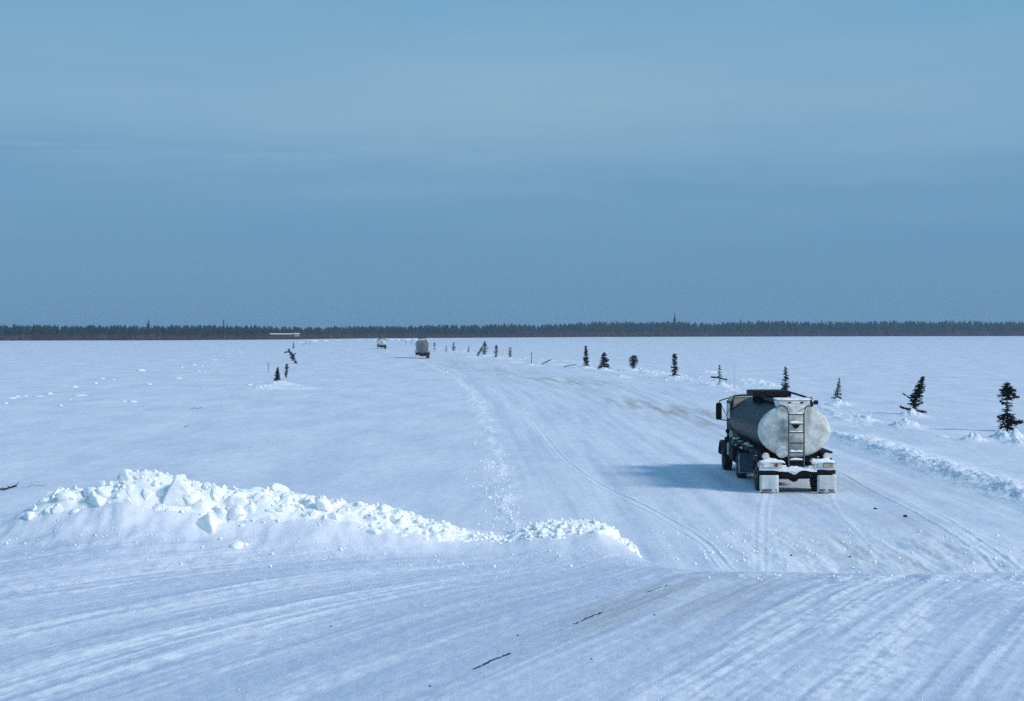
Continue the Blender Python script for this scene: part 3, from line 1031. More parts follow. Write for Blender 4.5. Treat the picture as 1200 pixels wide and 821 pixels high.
CONE = [(0.05, 0.20, 0.9), (0.25, 0.19, 1), (0.6, 0.12, 1), (0.9, 0.05, 1), (1, 0.02, 1)]
SLIM = [(0.04, 0.10, 0.6), (0.3, 0.10, 1), (0.7, 0.06, 1), (1, 0.02, 1)]
POST = [(0.1, 0.09, 0.7), (0.4, 0.11, 1), (0.8, 0.10, 1), (1, 0.05, 1)]
G = 'marker spruces beside the ice road'
TREES = [
    # px, foot row, top px, top row, profile, branches, extra boughs, label
    (1180.5, 504, 1180, 447, [(0.06, 0.05, 0.1), (0.12, 0.22, 1), (0.22, 0.20, 1), (0.34, 0.15, 0.9), (0.42, 0.10, 0.35), (0.5, 0.08, 0.15), (0.56, 0.12, 0.4), (0.62, 0.10, 0.35), (0.72, 0.19, 1), (0.82, 0.165, 1), (0.92, 0.09, 1), (1, 0.03, 1)], 215,
     ((0.18, 0.30, 0.02, 1.1), (0.22, -0.18, 0.08, 0.8), (0.58, -0.13, 0.03, 0.7), (0.68, 0.2, 0.03, 0.8)), 'dark spruce with a bushy head and thin middle, farthest right in the tree row'),
    (1067, 484, 1082, 440.5, [(0.1, 0.09, 0.2), (0.3, 0.15, 0.7), (0.5, 0.16, 1), (0.7, 0.13, 1), (0.9, 0.065, 1), (1, 0.02, 1)], 240,
     ((0.12, 0.34, -0.04, 0.9), (0.12, -0.26, 0.08, 0.9), (0.25, 0.22, 0.06, 0.7), (0.35, -0.3, 0.2, 0.6)), 'spruce leaning to the right out of a snow heap, with ragged lower boughs'),
    (980.5, 468, 983.5, 442.5, CONE, 110, ((0.08, -0.22, 0.06, 0.8), (0.06, 0.2, 0.04, 0.8)), 'small pointed spruce on a snow heap just right of the tanker'),
    (920, 461, 920.5, 429, [(0.05, 0.15, 1), (0.3, 0.17, 1), (0.7, 0.10, 1), (1, 0.015, 1)], 130, (), 'tall pointed spruce rising behind the roof of the tanker'),
    (843, 450, 843.3, 427.5, [(0.1, 0.04, 0.15), (0.3, 0.12, 0.4), (0.45, 0.14, 0.8), (0.6, 0.12, 1), (0.8, 0.07, 1), (1, 0.02, 1)], 45, ((0.36, -0.38, 0.03, 0.9), (0.32, 0.36, -0.06, 0.8), (0.2, 0.22, -0.04, 0.4)), 'sparse spruce with two long side boughs just left of the tanker'),
    (790.5, 441.5, 790.5, 414, [(0.05, 0.10, 0.3), (0.25, 0.12, 0.6), (0.42, 0.18, 1), (0.5, 0.10, 0.8), (0.7, 0.10, 1), (0.85, 0.11, 1), (1, 0.05, 1)], 90, ((0.12, 0.22, -0.02, 0.4), (0.1, -0.2, -0.02, 0.4)), 'slender spruce with a knobby top and bare twiggy foot'),
    (742, 433, 742.3, 416, [(0.05, 0.10, 0.4), (0.3, 0.16, 0.8), (0.6, 0.24, 1), (0.8, 0.20, 1), (1, 0.10, 1)], 90, ((0.06, 0.38, 0.0, 0.7), (0.1, -0.25, 0.02, 0.7)), 'short round-headed spruce with a spreading foot'),
    (708, 433.5, 708, 413, [(0.05, 0.25, 1), (0.3, 0.22, 1), (0.5, 0.16, 1), (0.65, 0.17, 1), (0.85, 0.09, 1), (1, 0.02, 1)], 110, ((0.2, 0.28, 0.06, 0.9), (0.1, -0.3, 0.04, 0.9), (0.45, 0.23, 0.12, 1.0)), 'broad two-stemmed bushy spruce, widest of the right hand row'),
    (687, 430, 686.5, 405.5, SLIM, 85, ((0.06, 0.14, 0.03, .7),), 'tall slim spire-shaped spruce beside the flattened ones'),
    (597.5, 419.5, 597.8, 407, POST, 45, ((0.1, -0.25, -0.02, 0.5),), 'narrow post-like spruce with a crooked foot, last before the bare stake'),
    (581, 419.5, 581.3, 404.5, POST, 45, (), 'narrow straight post-like spruce between the dense one and the crooked one'),
    (568, 416.8, 568.3, 401.2, [(0.05, 0.12, 1), (0.4, 0.15, 1), (0.8, 0.10, 1), (1, 0.04, 1)], 55, (), 'dense upright spruce touching a leaning one at its side'),
    (559, 416.5, 565, 406.5, POST, 45, (), 'slanting spruce leaning against the dense upright one'),
    (549, 413.8, 549.3, 406, [(0.05, 0.2, 1), (0.4, 0.14, 1), (1, 0.04, 1)], 30, (), 'stubby little spruce just left of the slanting one'),
    (531.5, 411.5, 531.6, 401, CONE, 40, (), 'small cone-shaped spruce second right of the grey-green truck'),
    (523, 410.8, 523.3, 404.8, CONE, 25, (), 'tiny spruce between the cone-shaped one and the two-tufted one'),
    (509, 409.8, 509, 401.5, [(0.1, 0.15, 0.8), (0.3, 0.12, 0.8), (0.45, 0.03, 0.1), (0.6, 0.15, 0.9), (0.9, 0.12, 1), (1, 0.06, 1)], 35, (), 'two-tufted spruce closest to the right side of the grey-green truck'),
    (475.5, 404.5, 475.5, 399.5, POST, 20, (), 'faint far spruce between the two distant trucks'),
    (482.3, 404.5, 482, 399.5, POST, 20, (), 'faint far spruce just left of the grey-green truck'),
    (324.5, 448.5, 325.3, 430.5, [(0.18, 0.16, 1), (0.3, 0.17, 1), (0.6, 0.11, 1), (0.85, 0.06, 1), (1, 0.02, 1)], 110, (), 'dense dark cone-shaped spruce, closest of the left hand group'),
    (335, 442, 336.3, 425.5, [(0.08, 0.06, 0.5), (0.3, 0.08, 0.9), (0.6, 0.10, 1), (0.85, 0.09, 1), (1, 0.04, 1)], 70, ((0.7, 0.16, 0.05, 0.5),), 'slender ragged spruce standing next to the dense cone-shaped one'),
    (347.2, 425.3, 338.5, 410, [(0.02, 0.12, 1), (0.2, 0.08, 0.5), (0.35, 0.13, 1), (0.7, 0.11, 1), (0.9, 0.06, 0.7), (1, 0.05, 1)], 65, ((0.9, -0.32, -0.05, 0.8), (0.55, 0.22, 0.18, 0.9)), 'spruce toppling to the left with a broken crooked tip'),
    (343.8, 408.8, 343.8, 401, [(0.05, 0.14, 1), (0.5, 0.12, 1), (1, 0.03, 1)], 35, (), 'small upright spruce behind the toppling one'),
    (354.6, 405.5, 354.6, 401.8, CONE, 18, (), 'tiny far spruce, first of three left of the snow heap'),
    (358, 404.3, 358, 401, CONE, 18, (), 'tiny far spruce, middle of three left of the snow heap'),
    (363, 403.8, 363, 400.3, CONE, 18, (), 'tiny far spruce beside the far snow heap, third of three'),
]
for i, (px, py, tx, ty, prof, nb, extra, lab) in enumerate(TREES):
    x, y = gp(px, py)
    m = y / FOC
    H = math.hypot(tx - px, py - ty) * m + 0.06
    s = (tx - px) * m / H
    wide = 1.55 if y > 170 else (1.3 if px < 400 else 1.0)
    prof = [(t, r * wide, d) for t, r, d in prof]
    o = spruce('marker_spruce', x, y, H, prof, (s, 0.04 * math.sin(i * 2.1)), int(nb * (1.2 if y < 145 else 2.2)), 100 + i, extra, 0.022 if y < 170 else 0.03)
    tag(o, lab, 'spruce', G)


def fallen(px0, py0, px1, py1, seed, lab, up):
    x, y = gp(px0, py0)
    x1, y1 = gp(px1, py0)
    h = abs(x1 - x)
    sg = 1 if x1 > x else -1
    o = spruce('fallen_spruce', x, y, h, [(0.05, 0.10, 1), (0.4, 0.16, 1), (0.8, 0.10, 1), (1, 0.04, 1)], (sg * math.sqrt(1 - up * up) * 0.999, 0.0), 60, seed, (), 0.03, z=gz(x, y) + 0.12)
    tag(o, lab, 'spruce', G)


fallen(635, 426.5, 647, 421, 301, 'short spruce slumped at a slant, its tip raised, by the bare stake', 0.45)
fallen(661, 429, 675, 426, 302, 'spruce lying flat on the snow beside the spire-shaped one', 0.10)
# bare stake and a bare sapling
x, y = gp(622.8, 428)
st = MB()
st.tube([(0, 0, -0.2), (0.02, 0, 0.9), (0.0, 0, 1.75)], [0.05, 0.045, 0.035], 8)
st.tube([(0.0, 0, 1.3), (0.18, 0, 1.5)], [0.02, 0.012], 5)
o = st.build('bare_stake', M_TWIG)
o.location = (x, y, gz(x, y))
tag(o, 'thin bare grey stake standing in a little snow heap', 'stake')
x, y = gp(315, 436)
sp = MB()
sp.tube([(0, 0, -0.1), (-0.05, 0, 0.8), (-0.12, 0, 1.6)], [0.02, 0.014, 0.006], 5)
for a, b, c in ((0.3, -0.25, 1.1), (0.5, 0.22, 1.2), (0.7, -0.35, 1.4), (0.9, 0.12, 1.5), (0.2, 0.15, 0.8)):
    sp.tube([(-0.03, 0, a), (b, random.uniform(-.2, .2), c)], [0.010, 0.004], 4)
o = sp.build('bare_sapling', M_TWIG)
o.location = (x, y, gz(x, y))
tag(o, 'faint leafless sapling left of the dense cone-shaped spruce', 'sapling')

# ------------------------------------------------------------------ trucks
def oval(n, hw, hh, xc, zc, y, p=2.0):
    out = []
    for k in range(n):
        t = 2 * PI * k / n
        c, s = math.cos(t), math.sin(t)
        out.append((xc + hw * math.copysign(abs(c) ** (2 / p), c), y, zc + hh * math.copysign(abs(s) ** (2 / p), s)))
    return out


def wheel(parent, x, y, r=0.5, w=0.28, side=1):
    b = MB()
    prof = [(-w / 2, r * 0.56), (-w / 2 - 0.005, r * 0.80), (-w / 2 + 0.03, r * 0.95), (-w / 2 + 0.06, r), (-0.02, r), (-0.012, r * 0.975), (0.012, r * 0.975), (0.02, r), (w / 2 - 0.06, r), (w / 2 - 0.03, r * 0.95), (w / 2 + 0.005, r * 0.80), (w / 2, r * 0.56)]
    b.lathe_x(0, 0, 0, prof, 30)
    for k in range(30):          # tread lugs
        t = 2 * PI * k / 30
        for sx in (-1, 1):
            rot = Matrix.Rotation(t, 3, 'X')
            c = rot @ Vector((0, r, 0))
            bm = MB()
            bm.box(sx * 0.08 - 0.05, sx * 0.08 + 0.05, -0.012, 0.012, -0.022, 0.022, 0)
            b.add(([rot @ (v + Vector((0, r, 0))) for v in bm.v], bm.f))
    t = b.build('wheel', M_RUBBER, parent, 35)
    t.location = (x, y, r)
    rb_ = MB()
    e = w / 2 * side
    rb_.lathe_x(0, 0, 0, [(e * 0.55, r * 0.10), (e * 0.55, r * 0.42), (e * 1.03, r * 0.56), (e * 1.03, r * 0.60), (e * 0.80, r * 0.60)][::1], 24)
    rb_.lathe_x(0, 0, 0, [(e * 0.5, 0.01), (e * 1.2, r * 0.13), (e * 0.5, r * 0.2)], 12)
    rb_.build('rim', M_RIM, t, 35)
    return t


def lumpy(b, x0, x1, y0, y1, z0, h, seed, n=26, ny=6, droop=0.0):
    """a pillow of settled snow with an uneven outline"""
    vs, fs = [], []
    for j in range(ny + 1):
        for i in range(n + 1):
            u, v = i / n, j / ny
            e = (1 - (2 * u - 1) ** 6) * (1 - (2 * v - 1) ** 4)
            x = x0 + (x1 - x0) * u
            y = y0 + (y1 - y0) * v
            q = float(fbm(np.array([x * 3.0]), np.array([y * 3.0]), seed, 3)[0])
            zz = z0 + h * e * (0.75 + 0.5 * q)
            if v == 0 and droop:
                zz -= droop * (0.5 + 0.9 * float(perlin(np.array([x * 3.4]), np.array([0.3]), seed + 4)[0]))
            vs.append((x, y, zz))
    for j in range(ny):
        for i in range(n):
            a = j * (n + 1) + i
            fs.append((a, a + 1, a + n + 2, a + n + 1))
    o = len(vs)
    m = (n + 1) * (ny + 1)
    vs += [(x0, y0, z0), (x1, y0, z0), (x1, y1, z0), (x0, y1, z0)]
    b.add((vs, fs + [(o, o + 3, o + 2, o + 1)]))


def tanker(label, loc, rz, tank_p=2.0, rear_mat=None, side_mat=None, cab_mat=None, hw=1.167, hh=0.862, zc=2.04, length=6.35, detail=True, white_rim=False):
    rear_mat = rear_mat or M_FROST
    side_mat = side_mat or M_STEEL
    cab_mat = cab_mat or M_CABPAINT
    T = empty('tanker_truck', loc, rz)
    tag(T, label, 'tanker truck', 'tanker trucks driving away on the ice road')
    y0 = 0.50
    # --- tank: dished ends and bands
    n = 56
    b = MB()
    b.loft([oval(n, hw, hh, -0.03, zc, y, tank_p) for y in (y0, y0 + 1.5, y0 + 3, y0 + 4.5, y0 + length)], (False, True))
    tank = b.build('tank', side_mat, T, 40)
    b = MB()
    rings = [oval(n, hw + 0.016, hh + 0.016, -0.03, zc, y0 + 0.10, tank_p), oval(n, hw + 0.018, hh + 0.018, -0.03, zc, y0 + 0.005, tank_p), oval(n, hw + 0.004, hh + 0.004, -0.03, zc, y0 - 0.012, tank_p)]
    for k in range(1, 9):
        a = k / 9
        rings.append(oval(n, hw * math.cos(a * PI / 2) ** 0.9 * (1 if a < 1 else 0), hh * math.cos(a * PI / 2) ** 0.9, -0.03, zc, y0 - 0.03 - 0.16 * math.sin(a * PI / 2), tank_p))
    b.loft(rings, (False, True))
    head = b.build('rear_head', rear_mat, tank, 50)
    if white_rim:
        b = MB()
        b.loft([oval(n, hw + d, hh + d, -0.03, zc, y0 + e, tank_p) for d, e in ((0.02, 0.14), (0.07, 0.12), (0.07, -0.02), (0.0, -0.05))], (False, False))
        b.build('snowy_rim', M_SNOW, tank, 40)
    # --- chassis
    b = MB()
    for s in (-1, 1):
        b.box(s * 0.43 - 0.05, s * 0.43 + 0.05, 0.25, 9.6, 0.72, 1.0)
    for yy in (0.5, 2.2, 3.7, 5.2, 6.6):
        b.box(-0.40, 0.40, yy - 0.05, yy + 0.05, 0.74, 0.96)
    b.box(-0.75, 0.75, 0.6, 6.4, 1.0, 1.24)
    b.build('chassis', M_BLACK, T)
    # --- wheels: rear tandem with doubles, a single pusher axle, the front axle
    for yy in (0.88,):
        for s in (-1, 1):
            wheel(T, s * 1.08, yy, 0.51, 0.27, s)
            wheel(T, s * 0.77, yy, 0.51, 0.27, s)
    for s in (-1, 1):
        wheel(T, s * 1.05, 5.10, 0.49, 0.28, s)
        wheel(T, s * 1.10, 8.25, 0.51, 0.30, s)
    for yy in (0.88, 5.10, 8.25):
        b = MB()
        b.tube([(-0.95, yy, 0.51), (0.95, yy, 0.51)], 0.085, 10)
        b.lathe_y(0, yy, 0.51, [(-0.2, 0.05), (-0.16, 0.17), (0.1, 0.17), (0.2, 0.05)], 14)
        b.build('axle', M_BLACK, T, 40)
    # --- rear frame: bumper beam with dark under-edge and hanging flaps
    b = MB()
    b.box(-1.25, 1.25, 0.10, 0.30, 0.66, 0.84, 0.02)
    b.box(-0.52, 0.52, 0.12, 0.5, 0.56, 0.70, 0.02)
    b.build('bumper', M_BLACK, T)
    b = MB()
    for (xa, xb) in ((-1.25, -0.50), (0.50, 1.25)):
        b.box(xa, xb, 0.02, 0.42, 0.845, 1.055, 0.03)
    b.build('light_box', M_FROST if detail else M_BLACK, T)
    if detail:
        for s, m in ((-1, M_CREAM), (1, M_LENS)):
            b = MB()
            b.box(s * 0.98 - 0.16, s * 0.98 + 0.16, 0.0, 0.03, 0.885, 1.015, 0.012)
            tl = b.build('tail_light', m, T)
            b = MB()
            b.lathe_y(s * 0.70, 0.012, 0.95, [(-0.014, 0.02), (-0.012, 0.058), (0.02, 0.065)], 16)
            b.build('lens', M_RED if s < 0 else M_FLAP, tl)
    for s in (-1, 1):
        b = MB()
        vs, fs = [], []
        for j in range(9):
            for i in range(7):
                vs.append((s * 0.94 - 0.31 + 0.62 * i / 6, 0.03 + 0.05 * (j / 8 - 1) ** 2 * 0 + 0.02 * math.sin(i * 1.3 + s) * (1 - j / 8), 0.06 + 0.57 * j / 8))
        for j in range(8):
            for i in range(6):
                a = j * 7 + i
                fs.append((a, a + 1, a + 8, a + 7))
        b.add((vs, fs))
        fl = b.build('mud_flap', M_FLAP if detail or s < 0 else M_DARK, T, 60)
        so = fl.modifiers.new('thick', 'SOLIDIFY')
        so.thickness = 0.02
        if detail:
            b = MB()
            rr = random.Random(4 + s)
            xx = s * 0.94 - 0.24
            while xx < s * 0.94 + 0.22:
                w = rr.uniform(0.022, 0.05)
                b.box(xx, xx + w, -0.002, 0.004, 0.12, 0.12 + rr.uniform(0.04, 0.06), 0)
                xx += w + rr.uniform(0.008, 0.016)
            b.box(s * 0.94 - 0.27, s * 0.94 + 0.27, -0.001, 0.006, 0.062, 0.085, 0)
            b.build('print', M_INK, fl)
    # white flap hung behind the pusher axle, its shade painted in as dark blue
    for s in (-1, 1):
        b = MB()
        b.box(s * 0.98 - 0.27, s * 0.98 + 0.27, 4.38, 4.40, 0.28, 0.98, 0.006)
        mf = b.build('mud_flap', M_SHADEFLAP, T)
        b = MB()
        b.tube([(s * 0.98 - 0.26, 4.37, 0.97), (s * 0.98 - 0.26, 4.37, 0.29), (s * 0.98 + 0.26, 4.37, 0.29), (s * 0.98 + 0.26, 4.37, 0.97)], 0.018, 6)
        b.build('edge', M_FLAP, mf)
        b = MB()
        b.box(s * 0.98 - 0.28, s * 0.98 + 0.28, 4.39, 4.45, 0.98, 1.04, 0.006)
        b.build('flap_hanger', M_BLACK, T)
    # --- mudguards over the tandem, tray and hose tubes along the tank, side boxes
    for s in (-1, 1):
        b = MB()
        ring = []
        for yc in (0.95, 2.25):
            pass
        vs, fs = [], []
        path = [(0.22, 0.72), (0.30, 0.95), (0.5, 1.08), (0.75, 1.13), (1.0, 1.13), (1.25, 1.08), (1.44, 0.95), (1.52, 0.72)]
        for (py_, pz_) in path:
            vs += [(s * 0.62, py_, pz_), (s * 1.24, py_, pz_), (s * 1.24, py_, pz_ - 0.05), (s * 0.62, py_, pz_ - 0.03)]
        for i in range(len(path) - 1):
            for k in range(4):
                k2 = (k + 1) % 4
                fs.append((i * 4 + k, i * 4 + k2, i * 4 + 4 + k2, i * 4 + 4 + k))
        fs += [(0, 1, 2, 3), tuple(len(vs) - 4 + k for k in range(4))]
        b.add((vs, fs))
        b.build('mudguard', M_DARK, T)
        b = MB()
        b.lathe_y(s * 1.0, 0.30, 1.22, [(0, 0.06), (0.005, 0.11), (0.03, 0.115), (4.2, 0.115), (4.2, 0.02)], 18)
        ht = b.build('hose_tube', M_DARK, T, 40)
        b = MB()
        b.lathe_y(s * 1.0, 0.285, 1.22, [(-0.02, 0.03), (-0.012, 0.10), (0.02, 0.118), (0.06, 0.118)], 18)
        b.build('cap', M_FROST, ht, 40)
        b = MB()
        b.box(s * 0.66 - 0.22, s * 0.66 + 0.22, 2.2, 3.4, 0.52, 1.0, 0.04)
        b.build('side_box', M_BLACK, T)
        b = MB()
        b.box(s * 0.94 - 0.28, s * 0.94 + 0.28, 5.95, 7.0, 0.5, 1.15, 0.10)
        b.build('fuel_tank', M_BLACK, T)
        b = MB()
        b.box(s * 1.02 - 0.2, s * 1.02 + 0.22, 0.5, 6.9, 1.30, 1.36, 0.01)
        for k in range(6):
            b.box(s * 1.12 - 0.03, s * 1.12 + 0.03, 0.9 + k * 1.1, 0.96 + k * 1.1, 1.12, 1.31, 0.005)
        b.build('side_tray', M_BLACK, T)
    # --- roof: spill box, walkway, rails, rear platform
    top = zc + hh
    b = MB()
    b.box(-0.80, 0.52, 3.9, 5.5, top + 0.10, top + 0.30, 0.02)
    for yy in (4.1, 5.3):
        b.box(-0.6, 0.4, yy - 0.04, yy + 0.04, top - 0.12, top + 0.12, 0.01)
    b.build('spill_box', M_BLACK, T)
    b = MB()
    b.tube([(0.50, 5.5, top + 0.26), (0.52, 3.2, top + 0.24), (0.55, 1.6, top + 0.20), (0.56, 0.75, top + 0.16), (0.60, 0.62, top - 0.05)], 0.035, 8)
    b.tube([(0.58, 0.9, top - 0.1), (0.60, 0.9, top + 0.22)], 0.05, 8)
    b.build('roof_rail', M_BLACK, T, 40)
    b = MB()
    b.tube([(-0.55, 5.5, top + 0.16), (-0.56, 3.2, top + 0.12), (-0.56, 1.3, top + 0.10), (-0.58, 1.0, top - 0.05)], 0.022, 8)
    b.build('roof_rail', M_BLACK, T, 40)
    b = MB()
    b.box(-0.50, 0.45, 1.0, 3.9, top + 0.02, top + 0.07, 0.01)
    b.build('walkway', M_DARK, T)
    b = MB()
    b.box(-0.57, 0.50, 0.45, 1.25, top - 0.12, top + 0.16, 0.05)
    rp = b.build('rear_platform', M_CREAM, T)
    b = MB()
    b.box(-0.24, -0.14, 0.435, 0.47, top + 0.04, top + 0.09, 0.012)
    b.box(0.16, 0.26, 0.435, 0.47, top + 0.04, top + 0.09, 0.012)
    b.build('slot', M_BLACK, rp)
    b = MB()
    b.box(-0.12, 0.14, 0.43, 0.47, top + 0.045, top + 0.10, 0.015)
    b.build('lamp_cover', M_SNOW, rp)
    b = MB()
    b.box(0.60, 0.75, 0.42, 0.52, top + 0.0, top + 0.14, 0.02)
    b.tube([(0.48, 0.5, top + 0.06), (0.62, 0.48, top + 0.06)], 0.02, 6)
    b.build('marker_lamp', M_BLACK, T)
    b = MB()
    b.box(-0.6, 0.55, 0.52, 1.2, top + 0.14, top + 0.20, 0.02)
    lumpy(b, -0.55, 0.5, 0.44, 1.2, top + 0.15, 0.07, 8)
    b.build('snow_cap', M_SNOW, T, 60)
    # --- ladder
    lad = MB()
    b = MB()
    ly = 0.26
    for s, xc in ((-1, -0.275), (1, 0.225)):
        path = [(xc, 0.14, 0.93), (xc, 0.15, 1.3), (xc, 0.17, 2.62), (xc + s * 0.04, 0.20, 2.76), (xc + s * 0.11, 0.28, 2.85), (xc + s * 0.19, 0.38, 2.88), (xc + s * 0.24, 0.5, top - 0.04)]
        r = MB()
        r.tube(path, 0.025, 8)
        if s < 0:
            ladder = r.build('ladder', M_GREY, T, 50)
        else:
            r.build('side_rail', M_GREY, ladder, 50)
    for zz in (2.60, 2.29, 2.01, 1.66, 1.36, 1.10):
        r = MB()
        r.box(-0.27, 0.22, 0.14, 0.19, zz - 0.022, zz + 0.022, 0.008)
        r.build('rung', M_GREY, ladder)
    if detail:
        for k, (zz, hgt) in enumerate(((2.60, 0.055), (2.29, 0.09), (2.01, 0.04), (1.36, 0.10), (1.10, 0.08))):
            r = MB()
            lumpy(r, -0.25, 0.20, 0.125, 0.215, zz + 0.02, hgt, 20 + k, 10, 4)
            r.build('snow', M_SNOW, ladder, 60)
        b = MB()
        b.lathe_y(-0.02, 0.215, 2.24, [(-0.05, 0.03), (-0.03, 0.09), (0.06, 0.11), (0.14, 0.11)], 18)
        b.box(-0.15, 0.10, 0.15, 0.19, 2.225, 2.255, 0.008)
        b.build('valve', M_BLACK, T, 40)
        # sooty smear plate and warning placard holder beside the ladder
        b = MB()
        b.lathe_y(-0.46, 0.31, 1.36, [(-0.02, 0.05), (0, 0.19), (0.05, 0.20), (0.12, 0.18)], 24)
        b.build('outlet_cover', M_FROST, T, 40)
        b = MB()
        b.box(-0.28, 0.24, 0.22, 0.62, 0.80, 1.02, 0.02)
        b.build('valve_box', M_BLACK, T)
        # settled snow along the bumper, with a ragged lower edge
        b = MB()
        lumpy(b, -1.22, -0.42, -0.015, 0.45, 1.05, 0.12, 41, 26, 6, 0.04)
        lumpy(b, 0.44, 1.22, -0.015, 0.45, 1.05, 0.13, 47, 26, 6, 0.04)
        lumpy(b, -0.62, 0.62, 0.02, 0.40, 0.78, 0.14, 52, 30, 6, 0.05)
        b.build('snow_cover', M_SNOW, T, 60)
        b = MB()
        vs, fs = [], []
        nn = 60
        for i in range(nn + 1):
            u = i / nn
            x = -1.25 + 2.5 * u
            low = 0.80 - 0.05 * (0.5 + 0.9 * float(perlin(np.array([x * 2.6]), np.array([4.4]), 9)[0])) - 0.12 * math.exp(-((x + 0.09) / 0.16) ** 2)
            vs += [(x, 0.09, low), (x, 0.06, low + 0.02), (x, 0.05, 0.93 if abs(x) > 0.35 else 0.86), (x, 0.11, 0.95 if abs(x) > 0.35 else 0.87)]
        for i in range(nn):
            for k in range(4):
                k2 = (k + 1) % 4
                fs.append((i * 4 + k, i * 4 + k2, i * 4 + 4 + k2, i * 4 + 4 + k))
        fs += [(0, 1, 2, 3), tuple(len(vs) - 4 + k for k in range(4))]
        b.add((vs, fs))
        b.build('snow_crust', M_SNOW, T, 50)
        for k in range(16):
            b = MB()
            s = -1 if k < 13 else 1
            yy = random.uniform(0.5, 6.9)
            c = chunk_verts(ICO1, RNG, 4, 0.5, 0.85, 0.08) * random.uniform(0.03, 0.09)
            zz = random.choice((1.37, 1.15, 1.37))
            b.add(([(v[0] + s * random.uniform(1.0, 1.2), v[1] * 1.8 + yy, v[2] * 0.7 + zz) for v in c], [tuple(f) for f in F1]))
            b.build('splashed_snow', M_SNOW, T)
    # --- cab with sloping bonnet
    b = MB()
    pr = [(6.95, 1.0), (8.55, 1.0), (8.55, 1.95), (8.15, 2.78), (7.9, 2.86), (6.95, 2.86)]
    rings = [[(x, y, z) for y, z in pr] for x in (-1.08, 1.08)]
    b.loft(rings)
    cab = b.build('cab', cab_mat, T)
    bv = cab.modifiers.new('bevel', 'BEVEL')
    bv.width = 0.06
    bv.segments = 3
    b = MB()
    b.box(-0.75, 0.75, 6.93, 6.96, 2.15, 2.62, 0.01)
    b.build('rear_window', M_GLASS, cab)
    b = MB()
    b.box(-0.98, 0.98, 8.30, 8.36, 2.0, 2.66, 0.01, Matrix.Rotation(R(26), 3, 'X'))
    b.build('windscreen', M_GLASS, cab)
    for s in (-1, 1):
        b = MB()
        b.box(s * 1.09 - 0.012, s * 1.09 + 0.012, 7.25, 8.35, 1.05, 2.68, 0.008)
        dr = b.build('door', M_DARK, cab)  # shade on the cab side painted in as a dark door
        b = MB()
        b.box(s * 1.105 - 0.01, s * 1.105 + 0.01, 7.40, 8.1, 2.02, 2.58, 0.005)
        b.build('window', M_GLASS, dr)
        b = MB()
        b.box(s * 1.115 - 0.02, s * 1.115 + 0.02, 7.32, 7.48, 1.78, 1.82, 0.005)
        b.build('handle', M_BLACK, dr)
        b = MB()
        b.box(s * 1.40 - 0.11, s * 1.40 + 0.11, 8.28, 8.40, 1.93, 2.58, 0.03)
        b.tube([(s * 1.04, 8.3, 2.76), (s * 1.36, 8.34, 2.66), (s * 1.40, 8.34, 2.56)], 0.022, 6)
        b.tube([(s * 1.06, 8.3, 1.90), (s * 1.40, 8.34, 1.95)], 0.022, 6)
        b.tube([(s * 1.06, 8.3, 1.98), (s * 1.31, 8.34, 2.5)], 0.012, 6)
        mi = b.build('mirror', M_BLACK, T)
        b = MB()
        b.box(s * 1.40 - 0.09, s * 1.40 + 0.09, 8.272, 8.282, 1.97, 2.54, 0.003)
        b.build('mirror_glass', M_BLACK if s < 0 and detail else M_MIRROR, mi)
        b = MB()
        b.box(s * 1.16 - 0.17, s * 1.16 + 0.20, 7.3, 7.75, 0.45, 0.62, 0.03)
        b.box(s * 1.18 - 0.17, s * 1.18 + 0.14, 7.2, 7.6, 0.82, 0.95, 0.03)
        b.build('step', M_BLACK, T)
        b = MB()
        vs, fs = [], []
        path = [(7.62, 0.55), (7.64, 0.85), (7.82, 1.08), (8.25, 1.18), (8.68, 1.08), (8.86, 0.85), (8.95, 0.7)]
        for (py_, pz_) in path:
            vs += [(s * 0.80, py_, pz_), (s * 1.34, py_, pz_), (s * 1.34, py_, pz_ - 0.07), (s * 0.80, py_, pz_ - 0.03)]
        for i in range(len(path) - 1):
            for k in range(4):
                k2 = (k + 1) % 4
                fs.append((i * 4 + k, i * 4 + k2, i * 4 + 4 + k2, i * 4 + 4 + k))
        fs += [(0, 1, 2, 3), tuple(len(vs) - 4 + k for k in range(4))]
        b.add((vs, fs))
        b.build('fender', M_DARK, T)  # dark like the door: shade of the cab side in the colour
        b = MB()
        b.lathe_y(s * 0.86, 9.66, 1.1, [(0.0, 0.11), (0.05, 0.11), (0.08, 0.02)], 18)
        b.build('headlight', M_FLAP, T)
    # stack of grab bar, lamp and breather behind the left of the cab
    b = MB()
    b.tube([(-1.26, 6.95, 0.75), (-1.27, 6.96, 1.35), (-1.05, 6.98, 1.62)], 0.03, 8)
    b.box(-1.36, -1.20, 6.98, 7.14, 1.14, 1.36, 0.02)
    b.box(-1.32, -1.18, 7.0, 7.15, 1.50, 1.66, 0.03)
    b.build('grab_bar', M_BLACK, T)
    if detail:
        b = MB()
        b.box(-1.20, -1.06, 6.90, 6.99, 1.3, 1.62, 0.02)
        b.box(-1.29, -1.21, 6.9, 6.97, 0.72, 1.18, 0.02)
        b.box(-1.10, -0.96, 6.88, 6.95, 1.1, 1.30, 0.02)
        b.build('splashed_panel', M_CREAM, T)
    b = MB()
    b.tube([(-1.09, 6.93, 1.6), (-1.10, 6.92, 2.70), (-1.04, 6.92, 2.90), (-0.8, 6.92, 2.93), (0.8, 6.92, 2.93), (1.04, 6.92, 2.90), (1.10, 6.92, 2.70), (1.09, 6.93, 1.6)], 0.032, 8)
    b.build('cab_guard', M_BLACK, T, 40)
    b = MB()
    pr = [(8.5, 1.0), (9.65, 1.0), (9.7, 1.1), (9.7, 1.65), (9.6, 1.78), (8.5, 1.98)]
